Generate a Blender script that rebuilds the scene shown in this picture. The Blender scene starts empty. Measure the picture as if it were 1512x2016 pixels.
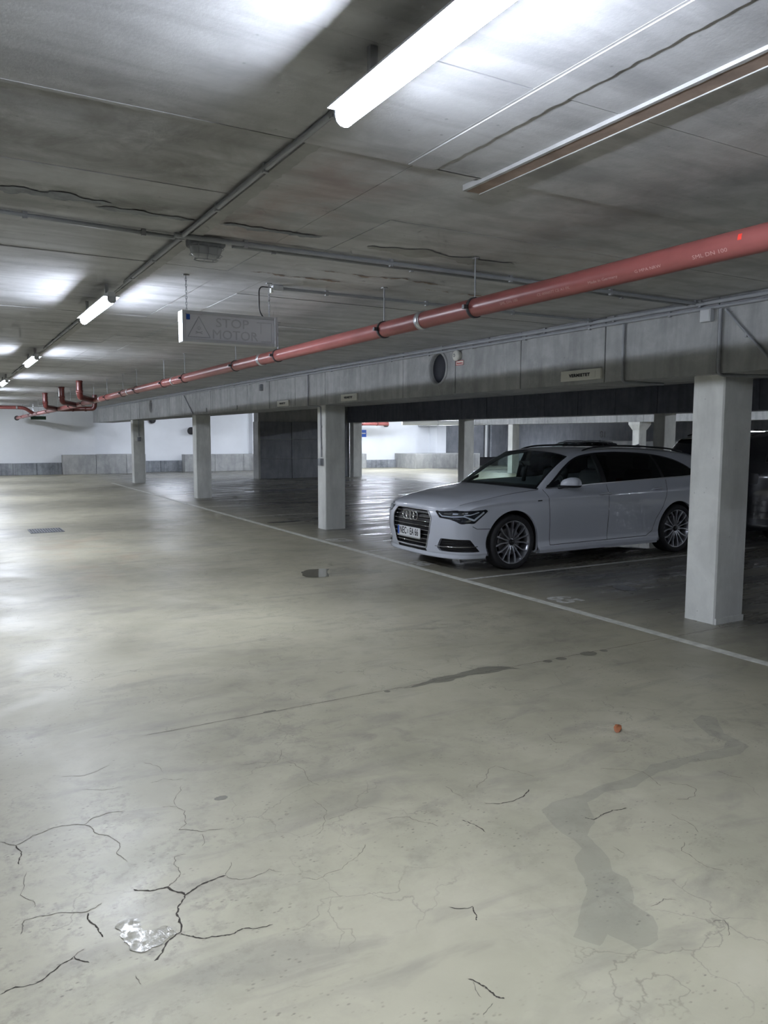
import bpy, bmesh, math, random
import numpy as np
from mathutils import Matrix, Vector
random.seed(7); rng = np.random.default_rng(7)
SC = bpy.context.scene
COL = SC.collection

# ------------------------------------------------------------------ camera
EYE = 1.55
F_PX, YAW, PITCH, ROLL = 1517.8, 0.5224076, 0.0983018, 0.0023195
_fw = Vector((math.sin(YAW)*math.cos(PITCH), math.cos(YAW)*math.cos(PITCH), -math.sin(PITCH)))
_rt = Vector((math.cos(YAW), -math.sin(YAW), 0)); _up = _rt.cross(_fw)
_c, _s = math.cos(ROLL), math.sin(ROLL)
_r2 = _c*_rt + _s*_up; _u2 = -_s*_rt + _c*_up
cam = bpy.data.cameras.new('camera'); camo = bpy.data.objects.new('camera', cam); COL.objects.link(camo)
cam.sensor_fit = 'HORIZONTAL'; cam.sensor_width = 36.0; cam.lens = F_PX/1512*36
cam.clip_start = 0.05; cam.clip_end = 120
camo.matrix_world = Matrix(((_r2.x, _u2.x, -_fw.x, 0), (_r2.y, _u2.y, -_fw.y, 0), (_r2.z, _u2.z, -_fw.z, EYE), (0, 0, 0, 1)))
SC.camera = camo
# ------------------------------------------------------------------ world, exposure
w = bpy.data.worlds.new('world'); SC.world = w; w.use_nodes = True
w.node_tree.nodes['Background'].inputs[0].default_value = (0.02, 0.022, 0.028, 1)
w.node_tree.nodes['Background'].inputs[1].default_value = 1.0
SC.view_settings.view_transform = 'Standard'; SC.view_settings.look = 'None'
SC.view_settings.gamma = 1.0; SC.view_settings.use_curve_mapping = False
SC.view_settings.exposure = 0.0
SC.cycles.max_bounces = 6; SC.cycles.diffuse_bounces = 4; SC.cycles.glossy_bounces = 3; SC.cycles.transmission_bounces = 4; SC.cycles.transparent_max_bounces = 8
SC.cycles.use_adaptive_sampling = True; SC.cycles.adaptive_threshold = 0.1; SC.cycles.adaptive_min_samples = 12
SC.cycles.sample_clamp_indirect = 8.0
LAMP_POWER = 425.0            # radiance of the fluorescent diffusers
LAMP_COL = (0.885, 0.95, 1.09)
H = 2.64                     # underside of the slab
BZ = 2.05                    # underside of the beams

# ------------------------------------------------------------------ node helpers
class NT:
    def __init__(s, name):
        s.m = bpy.data.materials.new(name); s.m.use_nodes = True
        s.t = s.m.node_tree; s.n = s.t.nodes; s.b = s.n['Principled BSDF']
    def new(s, k, **kw):
        x = s.n.new(k)
        for a, v in kw.items(): setattr(x, a, v)
        return x
    def l(s, a, b): s.t.links.new(a, b)
    def coord(s, scale=(1, 1, 1), kind='Object', rot=(0, 0, 0)):
        if kind == 'World': o = s.new('ShaderNodeNewGeometry').outputs['Position']
        else: o = s.new('ShaderNodeTexCoord').outputs[kind]
        mp = s.new('ShaderNodeMapping'); mp.inputs['Scale'].default_value = scale; mp.inputs['Rotation'].default_value = rot
        s.l(o, mp.inputs[0]); return mp.outputs[0]
    def noise(s, vec, scale, detail=4, rough=.5, dist=0.0):
        x = s.new('ShaderNodeTexNoise'); x.inputs['Scale'].default_value = scale; x.inputs['Detail'].default_value = detail
        x.inputs['Roughness'].default_value = rough; x.inputs['Distortion'].default_value = dist; s.l(vec, x.inputs['Vector']); return x.outputs['Fac']
    def ramp(s, f, stops, interp='LINEAR'):
        x = s.new('ShaderNodeValToRGB'); x.color_ramp.interpolation = interp
        e = x.color_ramp.elements
        while len(e) < len(stops): e.new(0.5)
        for i, (p, c) in enumerate(stops):
            e[i].position = p; e[i].color = (c, c, c, 1) if isinstance(c, (int, float)) else (*c, 1)
        s.l(f, x.inputs[0]); return x.outputs[0]
    def mix(s, f, a, b, mode='MIX'):
        x = s.new('ShaderNodeMix', data_type='RGBA', blend_type=mode)
        for i, v in ((0, f), (6, a), (7, b)):
            sock = x.inputs[i]
            if hasattr(v, 'is_linked') or hasattr(v, 'links'): s.l(v, sock)
            elif isinstance(v, (int, float)): sock.default_value = v if i == 0 else (v, v, v, 1)
            else: sock.default_value = (*v, 1)
        return x.outputs[2]
    def math(s, op, a, b=0.0, clamp=False):
        x = s.new('ShaderNodeMath', operation=op, use_clamp=clamp)
        for i, v in enumerate((a, b)):
            if isinstance(v, (int, float)): x.inputs[i].default_value = v
            else: s.l(v, x.inputs[i])
        return x.outputs[0]
    def bump(s, h, strength=.3, dist=.01):
        x = s.new('ShaderNodeBump'); x.inputs['Strength'].default_value = strength; x.inputs['Distance'].default_value = dist
        s.l(h, x.inputs['Height']); s.l(x.outputs[0], s.b.inputs['Normal'])
    def box(s, x0, x1, y0, y1, soft=.3):
        """soft 0..1 mask of a world x/y rectangle"""
        g = s.new('ShaderNodeNewGeometry'); sp = s.new('ShaderNodeSeparateXYZ'); s.l(g.outputs['Position'], sp.inputs[0])
        def edge(o, a, sgn):
            v = s.math('SUBTRACT', o, a) if sgn > 0 else s.math('SUBTRACT', a, o)
            return s.math('ADD', s.math('DIVIDE', v, soft), .5, True)
        m = s.math('MULTIPLY', edge(sp.outputs[0], x0, 1), edge(sp.outputs[0], x1, -1))
        return s.math('MULTIPLY', m, s.math('MULTIPLY', edge(sp.outputs[1], y0, 1), edge(sp.outputs[1], y1, -1)))

def simple(name, col, rough=.5, metal=0.0, spec=.5, coat=0.0, emis=None, var=0.0, scale=8.0):
    n = NT(name); b = n.b
    b.inputs['Base Color'].default_value = (*col, 1); b.inputs['Roughness'].default_value = rough
    b.inputs['Metallic'].default_value = metal; b.inputs['Specular IOR Level'].default_value = spec
    b.inputs['Coat Weight'].default_value = coat; b.inputs['Coat Roughness'].default_value = .03
    if emis: b.inputs['Emission Color'].default_value = (*emis[0], 1); b.inputs['Emission Strength'].default_value = emis[1]
    if var:
        v = n.noise(n.coord(), scale, 5, .6)
        c = n.mix(n.ramp(v, [(.3, 0), (.7, 1)]), tuple(x*(1-var) for x in col), tuple(min(1, x*(1+var)) for x in col))
        n.l(c, b.inputs['Base Color'])
    return n.m

def concrete(name, dark, light, rough=.85, streak=(1, 1, 1), stain=None, scale=1.6, bump=.25):
    n = NT(name); v = n.coord(kind='World')
    big = n.noise(v, scale*.5, 5, .62, .4); mid = n.noise(v, scale*3.2, 6, .65, .3); fine = n.noise(v, 60, 3, .6)
    sv = n.coord(streak, 'World'); st = n.noise(sv, 2.2, 5, .6, .2)
    a = n.mix(n.ramp(big, [(.3, 0), (.72, 1)]), dark, light)
    a = n.mix(n.math('MULTIPLY', n.ramp(mid, [(.42, 0), (.75, 1)]), .55), a, tuple(min(1, x*1.25) for x in light))
    a = n.mix(n.math('MULTIPLY', n.ramp(st, [(.35, 1), (.55, 0)]), .4), a, tuple(x*.62 for x in dark))
    sp = n.new('ShaderNodeTexVoronoi'); sp.inputs['Scale'].default_value = 9; n.l(v, sp.inputs['Vector'])
    a = n.mix(n.math('MULTIPLY', n.ramp(sp.outputs['Distance'], [(.03, 1), (.07, 0)]), .45), a, tuple(x*.45 for x in dark))
    if stain:
        for (x0, x1, y0, y1, col, k, soft) in stain:
            m = n.math('MULTIPLY', n.box(x0, x1, y0, y1, soft), n.ramp(n.noise(v, 3.0, 5, .65, .6), [(.35, 0), (.62, 1)]))
            a = n.mix(n.math('MULTIPLY', m, k), a, col)
    n.l(a, n.b.inputs['Base Color']); n.b.inputs['Roughness'].default_value = rough
    n.bump(n.math('ADD', n.math('MULTIPLY', fine, .5), mid), bump, .006)
    return n.m

# ------------------------------------------------------------------ mesh helpers
class MB:
    def __init__(s): s.v = []; s.f = []; s.sm = []
    def add(s, v, f, smooth=False):
        o = len(s.v); s.v += [tuple(map(float, p)) for p in v]; s.f += [tuple(i+o for i in q) for q in f]; s.sm += [smooth]*len(f); return s
    def box(s, x0, x1, y0, y1, z0, z1, ch=0.0):
        if ch <= 0:
            v = [(x, y, z) for z in (z0, z1) for y in (y0, y1) for x in (x0, x1)]
            return s.add(v, [(0, 2, 3, 1), (4, 5, 7, 6), (0, 1, 5, 4), (2, 6, 7, 3), (0, 4, 6, 2), (1, 3, 7, 5)])
        bm = bmesh.new(); bmesh.ops.create_cube(bm, size=1)
        for q in bm.verts: q.co = Vector(((x0+x1)/2+q.co.x*(x1-x0), (y0+y1)/2+q.co.y*(y1-y0), (z0+z1)/2+q.co.z*(z1-z0)))
        bmesh.ops.bevel(bm, geom=list(bm.edges), offset=ch, segments=2, affect='EDGES', profile=.5)
        bm.verts.index_update(); s.add([q.co[:] for q in bm.verts], [[q.index for q in f.verts] for f in bm.faces]); bm.free(); return s
    def vcolumn(s, x0, x1, y0, y1, z0, z1, c):
        ring = [(x0+c, y0), (x1-c, y0), (x1, y0+c), (x1, y1-c), (x1-c, y1), (x0+c, y1), (x0, y1-c), (x0, y0+c)]
        v = [(x, y, z0) for x, y in ring]+[(x, y, z1) for x, y in ring]
        return s.add(v, [(i, (i+1) % 8, (i+1) % 8+8, i+8) for i in range(8)]+[tuple(range(8, 16)), tuple(range(7, -1, -1))])
    def lathe(s, prof, center=(0, 0, 0), axis='z', seg=24, smooth=True, closed=False):
        v = []; n = len(prof)
        for i in range(seg):
            a = 2*math.pi*i/seg; c, d = math.cos(a), math.sin(a)
            for r, h in prof:
                p = {'z': (r*c, r*d, h), 'y': (r*c, h, r*d), 'x': (h, r*c, r*d)}[axis]
                v.append((p[0]+center[0], p[1]+center[1], p[2]+center[2]))
        f = []
        for i in range(seg):
            j = (i+1) % seg
            for k in range(n if closed else n-1):
                k2 = (k+1) % n; f.append((i*n+k, j*n+k, j*n+k2, i*n+k2))
        return s.add(v, f, smooth)
    def tube(s, pts, r, seg=10, caps=True, smooth=True):
        pts = [Vector(p) for p in pts]; n = len(pts); rr = r if isinstance(r, (list, tuple)) else [r]*n
        v = []; up = None
        for i, p in enumerate(pts):
            t = (pts[min(i+1, n-1)]-pts[max(i-1, 0)]).normalized()
            if up is None: up = Vector((0, 0, 1)) if abs(t.z) < .9 else Vector((1, 0, 0))
            a = t.cross(up).normalized(); b = a.cross(t).normalized(); up = b
            for k in range(seg):
                an = 2*math.pi*k/seg; v.append(p+a*(rr[i]*math.cos(an))+b*(rr[i]*math.sin(an)))
        f = [(i*seg+k, i*seg+(k+1) % seg, (i+1)*seg+(k+1) % seg, (i+1)*seg+k) for i in range(n-1) for k in range(seg)]
        s.add(v, f, smooth)
        if caps: s.add([v[k] for k in range(seg)], [tuple(range(seg))]); s.add(v[-seg:], [tuple(range(seg))[::-1]])
        return s
    def prism(s, poly, z0, z1):
        n = len(poly); v = [(x, y, z0) for x, y in poly]+[(x, y, z1) for x, y in poly]
        return s.add(v, [tuple(range(n-1, -1, -1)), tuple(range(n, 2*n))]+[(i, (i+1) % n, n+(i+1) % n, n+i) for i in range(n)])
    def mesh(s, name):
        me = bpy.data.meshes.new(name); me.from_pydata(s.v, [], s.f); me.update()
        me.polygons.foreach_set('use_smooth', s.sm); return me
    def build(s, name, mat, parent=None, **tags):
        o = bpy.data.objects.new(name, s.mesh(name)); COL.objects.link(o)
        if mat: o.data.materials.append(mat)
        if parent: o.parent = parent
        for k, v in tags.items(): o[k] = v
        return o
def tag(o, label, cat, group=None):
    o['label'] = label; o['category'] = cat
    if group: o['group'] = group
    return o
def empty(name, loc=(0, 0, 0), label=None, cat=None, group=None, rz=0.0):
    o = bpy.data.objects.new(name, None); COL.objects.link(o); o.location = loc; o.rotation_euler = (0, 0, rz); o.empty_display_size = .1
    if label: tag(o, label, cat, group)
    return o
def copy_tree(o, parent=None):
    c = o.copy(); COL.objects.link(c); c.parent = parent
    for ch in list(o.children): copy_tree(ch, c)
    return c
def text_obj(name, body, size, mat, parent, origin, right, up, extrude=.001, xscale=1.0, bold=0.0, spacing=1.0):
    cu = bpy.data.curves.new(name, 'FONT'); cu.body = body; cu.size = size; cu.align_x = 'CENTER'; cu.align_y = 'CENTER'
    cu.extrude = extrude; cu.offset = bold; cu.space_character = spacing; cu.resolution_u = 3
    t = bpy.data.objects.new(name+'_tmp', cu); COL.objects.link(t); bpy.context.view_layer.update()
    me = bpy.data.meshes.new_from_object(t.evaluated_get(bpy.context.evaluated_depsgraph_get()))
    bpy.data.objects.remove(t); bpy.data.curves.remove(cu)
    r = Vector(right).normalized()*xscale; u = Vector(up).normalized(); nn = Vector(right).normalized().cross(u)
    for q in me.vertices:
        p = q.co.copy(); q.co = Vector(origin)+r*p.x+u*p.y+nn*p.z
    me.name = name; me.materials.clear(); me.materials.append(mat)
    o = bpy.data.objects.new(name, me); COL.objects.link(o); o.parent = parent; return o
def bend(pts, r=.06, n=5):
    """round the corners of a polyline"""
    pts = [Vector(p) for p in pts]; out = [pts[0]]
    for i in range(1, len(pts)-1):
        a, b, c = pts[i-1], pts[i], pts[i+1]; d1 = (a-b).normalized(); d2 = (c-b).normalized()
        for k in range(n+1):
            t = k/n; out.append((b+d1*r)*(1-t)**2+b*2*t*(1-t)+(b+d2*r)*t*t)
    return out+[pts[-1]]

# ------------------------------------------------------------------ materials
def floor_material(name, mult=1.0, rough=None):
    n = NT(name); v = n.coord(kind='World')
    big = n.noise(v, .55, 5, .6, .6); mid = n.noise(v, 2.3, 6, .65, .5)
    sv = n.coord((.55, 1.6, 1), 'World', (0, 0, .5)); sw = n.noise(sv, 3.0, 5, .6, .8)
    a = n.mix(n.ramp(big, [(.32, 0), (.66, 1)]), (.27, .255, .19), (.41, .385, .285))
    a = n.mix(n.math('MULTIPLY', n.ramp(mid, [(.45, 0), (.8, 1)]), .5), a, (.48, .45, .35))
    a = n.mix(n.math('MULTIPLY', n.ramp(sw, [(.30, 1), (.47, 0)]), .45), a, (.19, .175, .15))
    # scuffed pits, in clusters
    vo = n.new('ShaderNodeTexVoronoi'); vo.inputs['Scale'].default_value = 34; vo.inputs['Randomness'].default_value = 1
    n.l(n.coord((1, 1.8, 1), 'World', (0, 0, .7)), vo.inputs['Vector'])
    clus = n.ramp(n.noise(v, 1.9, 4, .6, .3), [(.43, 0), (.60, 1)])
    near = n.math('MULTIPLY', n.box(-1.0, .95, 1.9, 3.5, .6), n.ramp(n.noise(v, 4.5, 4, .6), [(.4, 0), (.55, 1)]))
    clus = n.math('MAXIMUM', clus, near)
    pits = n.math('MULTIPLY', n.ramp(vo.outputs['Distance'], [(.12, 1), (.27, 0)]), clus)
    pits = n.math('MULTIPLY', pits, n.ramp(n.noise(v, 14, 3, .7), [(.45, 0), (.6, 1)]))
    a = n.mix(n.math('MULTIPLY', pits, .75), a, (.1, .09, .075))
    grime = n.math('MULTIPLY', n.ramp(n.noise(v, 7.5, 6, .72, .4), [(.50, 0), (.68, 1)]), n.ramp(n.noise(v, .9, 4, .6, .5), [(.42, 0), (.62, 1)]))
    grime = n.math('MAXIMUM', grime, n.math('MULTIPLY', near, n.ramp(n.noise(v, 22, 5, .7), [(.48, 0), (.62, 1)])))
    a = n.mix(n.math('MULTIPLY', grime, .42), a, (.15, .135, .115))
    # fine crazing
    ce = n.new('ShaderNodeTexVoronoi', feature='DISTANCE_TO_EDGE'); ce.inputs['Scale'].default_value = 2.6
    dn = n.new('ShaderNodeTexNoise'); dn.inputs['Scale'].default_value = 5; dn.inputs['Detail'].default_value = 5; n.l(v, dn.inputs['Vector'])
    va = n.new('ShaderNodeVectorMath', operation='SCALE'); n.l(dn.outputs['Color'], va.inputs[0]); va.inputs['Scale'].default_value = .35
    vb = n.new('ShaderNodeVectorMath', operation='ADD'); n.l(v, vb.inputs[0]); n.l(va.outputs[0], vb.inputs[1]); n.l(vb.outputs[0], ce.inputs['Vector'])
    cr = n.math('MULTIPLY', n.ramp(ce.outputs['Distance'], [(0.0, 1), (.012, 0)]), n.ramp(n.noise(v, 1.1, 3, .6), [(.5, 0), (.6, 1)]))
    a = n.mix(n.math('MULTIPLY', cr, .45), a, (.11, .1, .085))
    # the parking bays: tyre dirt and old damp, plus dimmer light put into the colour
    bay = n.math('MAXIMUM', n.box(5.3, 14.6, -9, 40, 1.2), n.box(20.5, 27, -9, 40, 1.0))
    dirt_and_shade = n.ramp(n.noise(n.coord((.35, 1.5, 1), 'World'), 1.4, 5, .65, .5), [(.35, .55), (.65, 1)])
    a = n.mix(n.math('MULTIPLY', n.math('MULTIPLY', bay, dirt_and_shade), .88), a, (.075, .077, .082))
    # rust tinge
    rust = n.math('MULTIPLY', n.box(1.0, 2.4, 8.6, 12.5, .8), n.ramp(n.noise(v, 1.7, 3, .6), [(.5, 0), (.65, 1)]))
    a = n.mix(n.math('MULTIPLY', rust, .3), a, (.4, .27, .17))
    if mult != 1.0: a = n.mix(1.0, a, tuple([mult*x for x in (.99, 1.0, 1.03)]), 'MULTIPLY')
    n.l(a, n.b.inputs['Base Color'])
    rg = n.ramp(n.noise(v, 1.3, 5, .65, .7), [(.3, .34), (.7, .55)])
    wet = n.math('MULTIPLY', bay, n.ramp(n.noise(n.coord((.3, 2.4, 1), 'World'), 1.5, 5, .7, .4), [(.42, 0), (.58, 1)]))
    rg = n.mix(n.math('MULTIPLY', wet, .9), rg, (.2, .2, .2))
    if rough is None: n.l(rg, n.b.inputs['Roughness'])
    elif rough == .2: n.l(n.ramp(n.noise(v, 28, 5, .7, .5), [(.42, .12), (.6, .6)]), n.b.inputs['Roughness'])
    else: n.b.inputs['Roughness'].default_value = rough
    n.b.inputs['Specular IOR Level'].default_value = .4
    fine = n.noise(v, 45, 4, .65)
    hgt = n.math('ADD', n.math('MULTIPLY', fine, .25), mid)
    n.bump(hgt, {None: .22, .2: .9}.get(rough, .05), .006)
    return n.m

M = {}
M['floor'] = floor_material('floor_concrete')
M['damp'] = floor_material('damp_floor', .84)
M['oil'] = floor_material('stained_floor', .5)
M['puddle'] = floor_material('water_film', .45, .015)
M['wet'] = floor_material('wet_sheen', .8, .2)
RED = (.33, .13, .09)
M['ceil'] = concrete('slab_concrete', (.37, .375, .385), (.55, .555, .565), streak=(.5, 3.2, 1), scale=1.3,
                     stain=[(1.22, 1.85, 2.75, 4.3, RED, .28, .3), (2.6, 4.4, 2.6, 4.0, (.3, .19, .15), .2, .6), (-2, 1.2, 2.6, 3.5, (.24, .235, .225), .75, .3), (.0, 1.4, 3.75, 4.05, (.15, .15, .14), .7, .2)])
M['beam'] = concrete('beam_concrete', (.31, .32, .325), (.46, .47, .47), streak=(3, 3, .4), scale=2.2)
M['beam2'] = concrete('shaded_beam_concrete', (.16, .17, .205), (.23, .245, .28), streak=(3, 3, .4), scale=2.2)  # beam concrete darkened and blued: the second beam's shade is in the colour
M['wallcon'] = concrete('wall_concrete', (.30, .31, .31), (.46, .46, .44), streak=(2, 2, .5), scale=1.2)
M['paint'] = concrete('column_paint', (.66, .67, .64), (.74, .75, .72), rough=.6, streak=(2, 2, .5), scale=1.0, bump=.12)
M['white'] = simple('white_wall_paint', (.80, .82, .84), .7, var=.03, scale=1.5)
M['kerb'] = concrete('painted_upstand', (.13, .14, .16), (.34, .36, .38), streak=(5, 5, .3), scale=2.5)
M['greywall'] = concrete('grey_wall_paint', (.20, .21, .23), (.27, .28, .30), streak=(2, 2, .5), scale=1.0)
M['line'] = simple('road_paint', (.60, .60, .54), .6, var=.25, scale=14)
M['faint'] = simple('worn_paint', (.50, .50, .47), .6, var=.35, scale=22)
M['crack'] = simple('crack_dark', (.045, .038, .03), .9)
M['crack2'] = simple('crack_faint', (.15, .135, .11), .9)
M['conduit'] = simple('grey_conduit', (.33, .345, .37), .45, var=.1)
M['clip'] = simple('conduit_clip', (.34, .35, .37), .5)
M['dark'] = simple('black_rubber', (.02, .02, .022), .6)
M['hole_shade'] = simple('hole_shade_dark', (.03, .033, .045), .8)
M['steel'] = simple('zinc_steel', (.55, .56, .58), .35, .9)
M['redpipe'] = simple('red_pipe_paint', (.25, .075, .068), .36, var=.12, scale=5)
M['redpipe_dark'] = simple('brown_pipe_paint', (.14, .035, .03), .3, var=.12)
M['pipe_text'] = simple('pipe_print', (.48, .29, .27), .6)
M['tape'] = simple('red_tape', (.85, .06, .04), .4)
M['clamp'] = simple('dark_clamp', (.05, .05, .055), .45, .4)
M['lampbody'] = simple('lamp_housing', (.6, .62, .64), .5)
M['lamp'] = simple('lamp_diffuser', (.9, .9, .9), .4, emis=(LAMP_COL, LAMP_POWER))
M['lampside'] = simple('lamp_diffuser_side', (.9, .9, .9), .4, emis=(LAMP_COL, LAMP_POWER*.31))
M['signwhite'] = simple('sign_white', (.72, .72, .66), .5)
M['signtext'] = simple('sign_black', (.015, .015, .018), .5)
M['signold'] = simple('weathered_sign', (.34, .35, .35), .6)
M['signface'] = simple('unlit_sign_face', (.72, .72, .77), .35)
M['signmark'] = simple('unlit_sign_mark', (.54, .54, .58), .4)
M['alu'] = simple('aluminium_frame', (.62, .63, .66), .35, .5)
M['blue'] = simple('blue_sign', (.02, .09, .45), .4)
M['green'] = simple('dark_green_sign', (.03, .07, .045), .4)
M['redtext'] = simple('sign_red', (.5, .05, .05), .5)
M['glassy'] = simple('dusty_glass', (.45, .47, .49), .25)
M['leaf'] = simple('dry_leaf', (.33, .12, .05), .6, var=.3, scale=40)
M['duct'] = simple('white_duct', (.7, .71, .7), .5)
M['patch'] = simple('filler_patch', (.36, .36, .355), .8, var=.15)
M['brown'] = simple('timber_strip', (.28, .21, .17), .8, var=.25)
# ================================================================== THE SETTING
# ---- floor
fl = MB().box(-8, 27.6, -8, 36, -.2, 0).build('floor', M['floor'], kind='structure')
ZL = .0012
def fbox(x0, x1, y0, y1, mat, name='painted_line', z=ZL):
    n = max(1, int(max(x1-x0, y1-y0)/1.0)); b = MB()
    return b.box(x0, x1, y0, y1, -.002, z).build(name, mat, fl)
fbox(4.81, 4.90, -4, 26.3, M['line'])
fbox(14.6, 14.69, -4, 33, M['line'])
for yy in (-.65, 1.7, 6.72, 9.05, 14.1, 16.45, 21.4, 23.7): fbox(4.90, 9.9, yy-.03, yy+.03, M['faint'], z=.001)
def num(s, x, y, size=.42):
    text_obj('bay_number', s, size, M['faint'], fl, (x, y, .0006), (0, -1, 0), (1, 0, 0), extrude=.0004, xscale=.85, bold=.012)
num('65', 5.10, 5.42, .36); num('66', 5.06, 7.85, .40); num('67', 5.10, 10.25, .45)

CRACKS = [
(3, [(0.508, 2.598), (0.573, 2.556), (0.612, 2.554), (0.652, 2.477), (0.738, 2.514), (0.81, 2.523)]),
(3, [(0.652, 2.477), (0.611, 2.419), (0.602, 2.361), (0.586, 2.289), (0.532, 2.256), (0.481, 2.195)]),
(2, [(0.584, 2.282), (0.603, 2.258), (0.641, 2.222), (0.686, 2.21), (0.731, 2.199), (0.768, 2.207), (0.852, 2.181)]),
(1, [(0.81, 2.523), (0.844, 2.471), (0.91, 2.47), (0.958, 2.484), (0.991, 2.443)]),
(1.5, [(0.612, 2.554), (0.644, 2.576), (0.674, 2.623), (0.668, 2.684), (0.685, 2.733), (0.727, 2.729)]),
(1, [(0.81, 2.523), (0.854, 2.597)]),
(1.5, [(0.132, 3.168), (0.181, 3.113), (0.248, 3.161), (0.324, 3.185), (0.433, 3.147), (0.479, 3.192), (0.599, 3.186)]),
(2, [(0.181, 3.113), (0.198, 3.051), (0.181, 2.961)]),
(1.3, [(0.433, 3.147), (0.458, 3.064), (0.504, 3.004), (0.527, 2.926), (0.504, 2.856), (0.526, 2.784)]),
(1.8, [(0.076, 2.267), (0.116, 2.279), (0.174, 2.269), (0.241, 2.317), (0.279, 2.334), (0.314, 2.282)]),
(1, [(0.279, 2.334), (0.311, 2.355)]),
(1.6, [(0.149, 2.524), (0.166, 2.595), (0.23, 2.589), (0.348, 2.545), (0.4, 2.571)]),
(2, [(0.35, 2.535), (0.347, 2.491), (0.365, 2.437), (0.371, 2.383)]),
(1.2, [(0.74, 3.143), (0.793, 3.121), (0.815, 3.063), (0.79, 2.955), (0.75, 2.92), (0.824, 2.861), (0.91, 2.84)]),
(1, [(0.824, 2.844), (0.792, 2.754)]),
(1, [(0.794, 3.125), (0.865, 3.304)]),
(1, [(0.892, 3.362), (0.812, 3.408), (0.752, 3.397)]),
(1, [(0.772, 3.636), (0.829, 3.475)]),
(1, [(1.152, 3.381), (1.327, 3.321), (1.4, 3.452)]),
(1, [(1.37, 3.313), (1.386, 3.112), (1.398, 3.001)]),
(1, [(1.034, 2.372), (1.077, 2.338), (1.185, 2.354), (1.271, 2.398), (1.339, 2.463)]),
(0.8, [(1.317, 2.893), (1.326, 2.772), (1.284, 2.697), (1.193, 2.611)]),
(0.8, [(1.293, 2.704), (1.389, 2.71)]),
(1, [(0.474, 3.483), (0.55, 3.426), (0.635, 3.42)]),
(1, [(0.414, 3.665), (0.506, 3.621), (0.63, 3.684)]),
(1, [(0.201, 2.893), (0.168, 2.753), (0.203, 2.7), (0.202, 2.652)]),
(1, [(0.42, 2.159), (0.427, 2.113)]),
(1.2, [(1.495, 2.59), (1.595, 2.557), (1.612, 2.507), (1.656, 2.435)]),
(2, [(1.766, 2.431), (1.787, 2.383), (1.791, 2.305)]),
(2, [(1.39, 1.979), (1.461, 1.942), (1.444, 1.904), (1.427, 1.876)]),
(2.4, [(1.244, 1.672), (1.269, 1.622), (1.269, 1.582), (1.287, 1.559)]),
(1.2, [(1.248, 1.561), (1.196, 1.537)]),
(2, [(1.936, 2.504), (1.993, 2.464), (2.106, 2.466), (2.185, 2.509)]),
(1, [(1.99, 2.629), (2.091, 2.688), (2.211, 2.776), (2.259, 2.685), (2.286, 2.592)]),
(1.2, [(1.882, 2.719), (1.896, 2.585)]),
(1.8, [(2.215, 2.199), (2.234, 2.169), (2.307, 2.184), (2.363, 2.189), (2.43, 2.169)]),
(1.3, [(2.145, 1.981), (2.148, 1.923)]),
(1, [(2.686, 2.955), (2.651, 2.84), (2.719, 2.82)]),
(1.2, [(2.619, 2.512), (2.691, 2.455), (2.763, 2.383), (2.74, 2.304), (2.719, 2.243)]),
(1.2, [(2.779, 2.252), (2.828, 2.195), (2.825, 2.14), (2.769, 2.102), (2.672, 2.122)]),
(1, [(2.548, 2.046), (2.55, 1.96), (2.518, 1.887)]),
(1.3, [(3.073, 2.222), (3.076, 2.158), (3.108, 2.11)]),
(1.1, [(2.41, 1.872), (2.349, 1.833), (2.34, 1.748), (2.37, 1.665)]),
(1.3, [(1.973, 1.65), (2.044, 1.658), (2.075, 1.632)]),
(1.3, [(2.082, 1.494), (2.12, 1.48), (2.063, 1.425)]),
(1, [(2.771, 2.644), (2.892, 2.593)]),
(1, [(2.579, 3.223), (2.701, 3.22)]),
(1, [(1.25, 1.657), (1.233, 1.592)]),
]
random.seed(3)
def jag(pts, amp=.007, depth=3):
    pts = [Vector((p[0], p[1], 0)) for p in pts]
    for d in range(depth):
        out = []
        for a, b in zip(pts, pts[1:]):
            m = (a+b)/2; q = (b-a); nrm = Vector((-q.y, q.x, 0))
            out += [a, m+nrm*random.uniform(-.13, .13)]
        pts = out+[pts[-1]]
    return pts
def ribbon2d(b, pts, w, z):
    n = len(pts); v = []
    for i, p in enumerate(pts):
        t = pts[min(i+1, n-1)]-pts[max(i-1, 0)]; t = Vector((-t.y, t.x, 0)).normalized()
        k = w*random.uniform(.35, 1.15)*(1 if 0 < i < n-1 else .15)/2
        v += [(p.x+t.x*k, p.y+t.y*k, z), (p.x-t.x*k, p.y-t.y*k, z)]
    b.add(v, [(2*i, 2*i+2, 2*i+3, 2*i+1) for i in range(n-1)])
cb, cf = MB(), MB()
for wd, pts in CRACKS:
    ribbon2d(cb if wd >= 1.8 else cf, jag(pts), .0026*wd, .0009)
ribbon2d(cf, [Vector((.84+i*.05, 3.97+random.uniform(-.004, .004), 0)) for i in range(100)], .006, .0009)
cb.build('crack', M['crack'], fl, kind='stuff'); cf.build('crack', M['crack2'], fl, kind='stuff')
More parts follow.
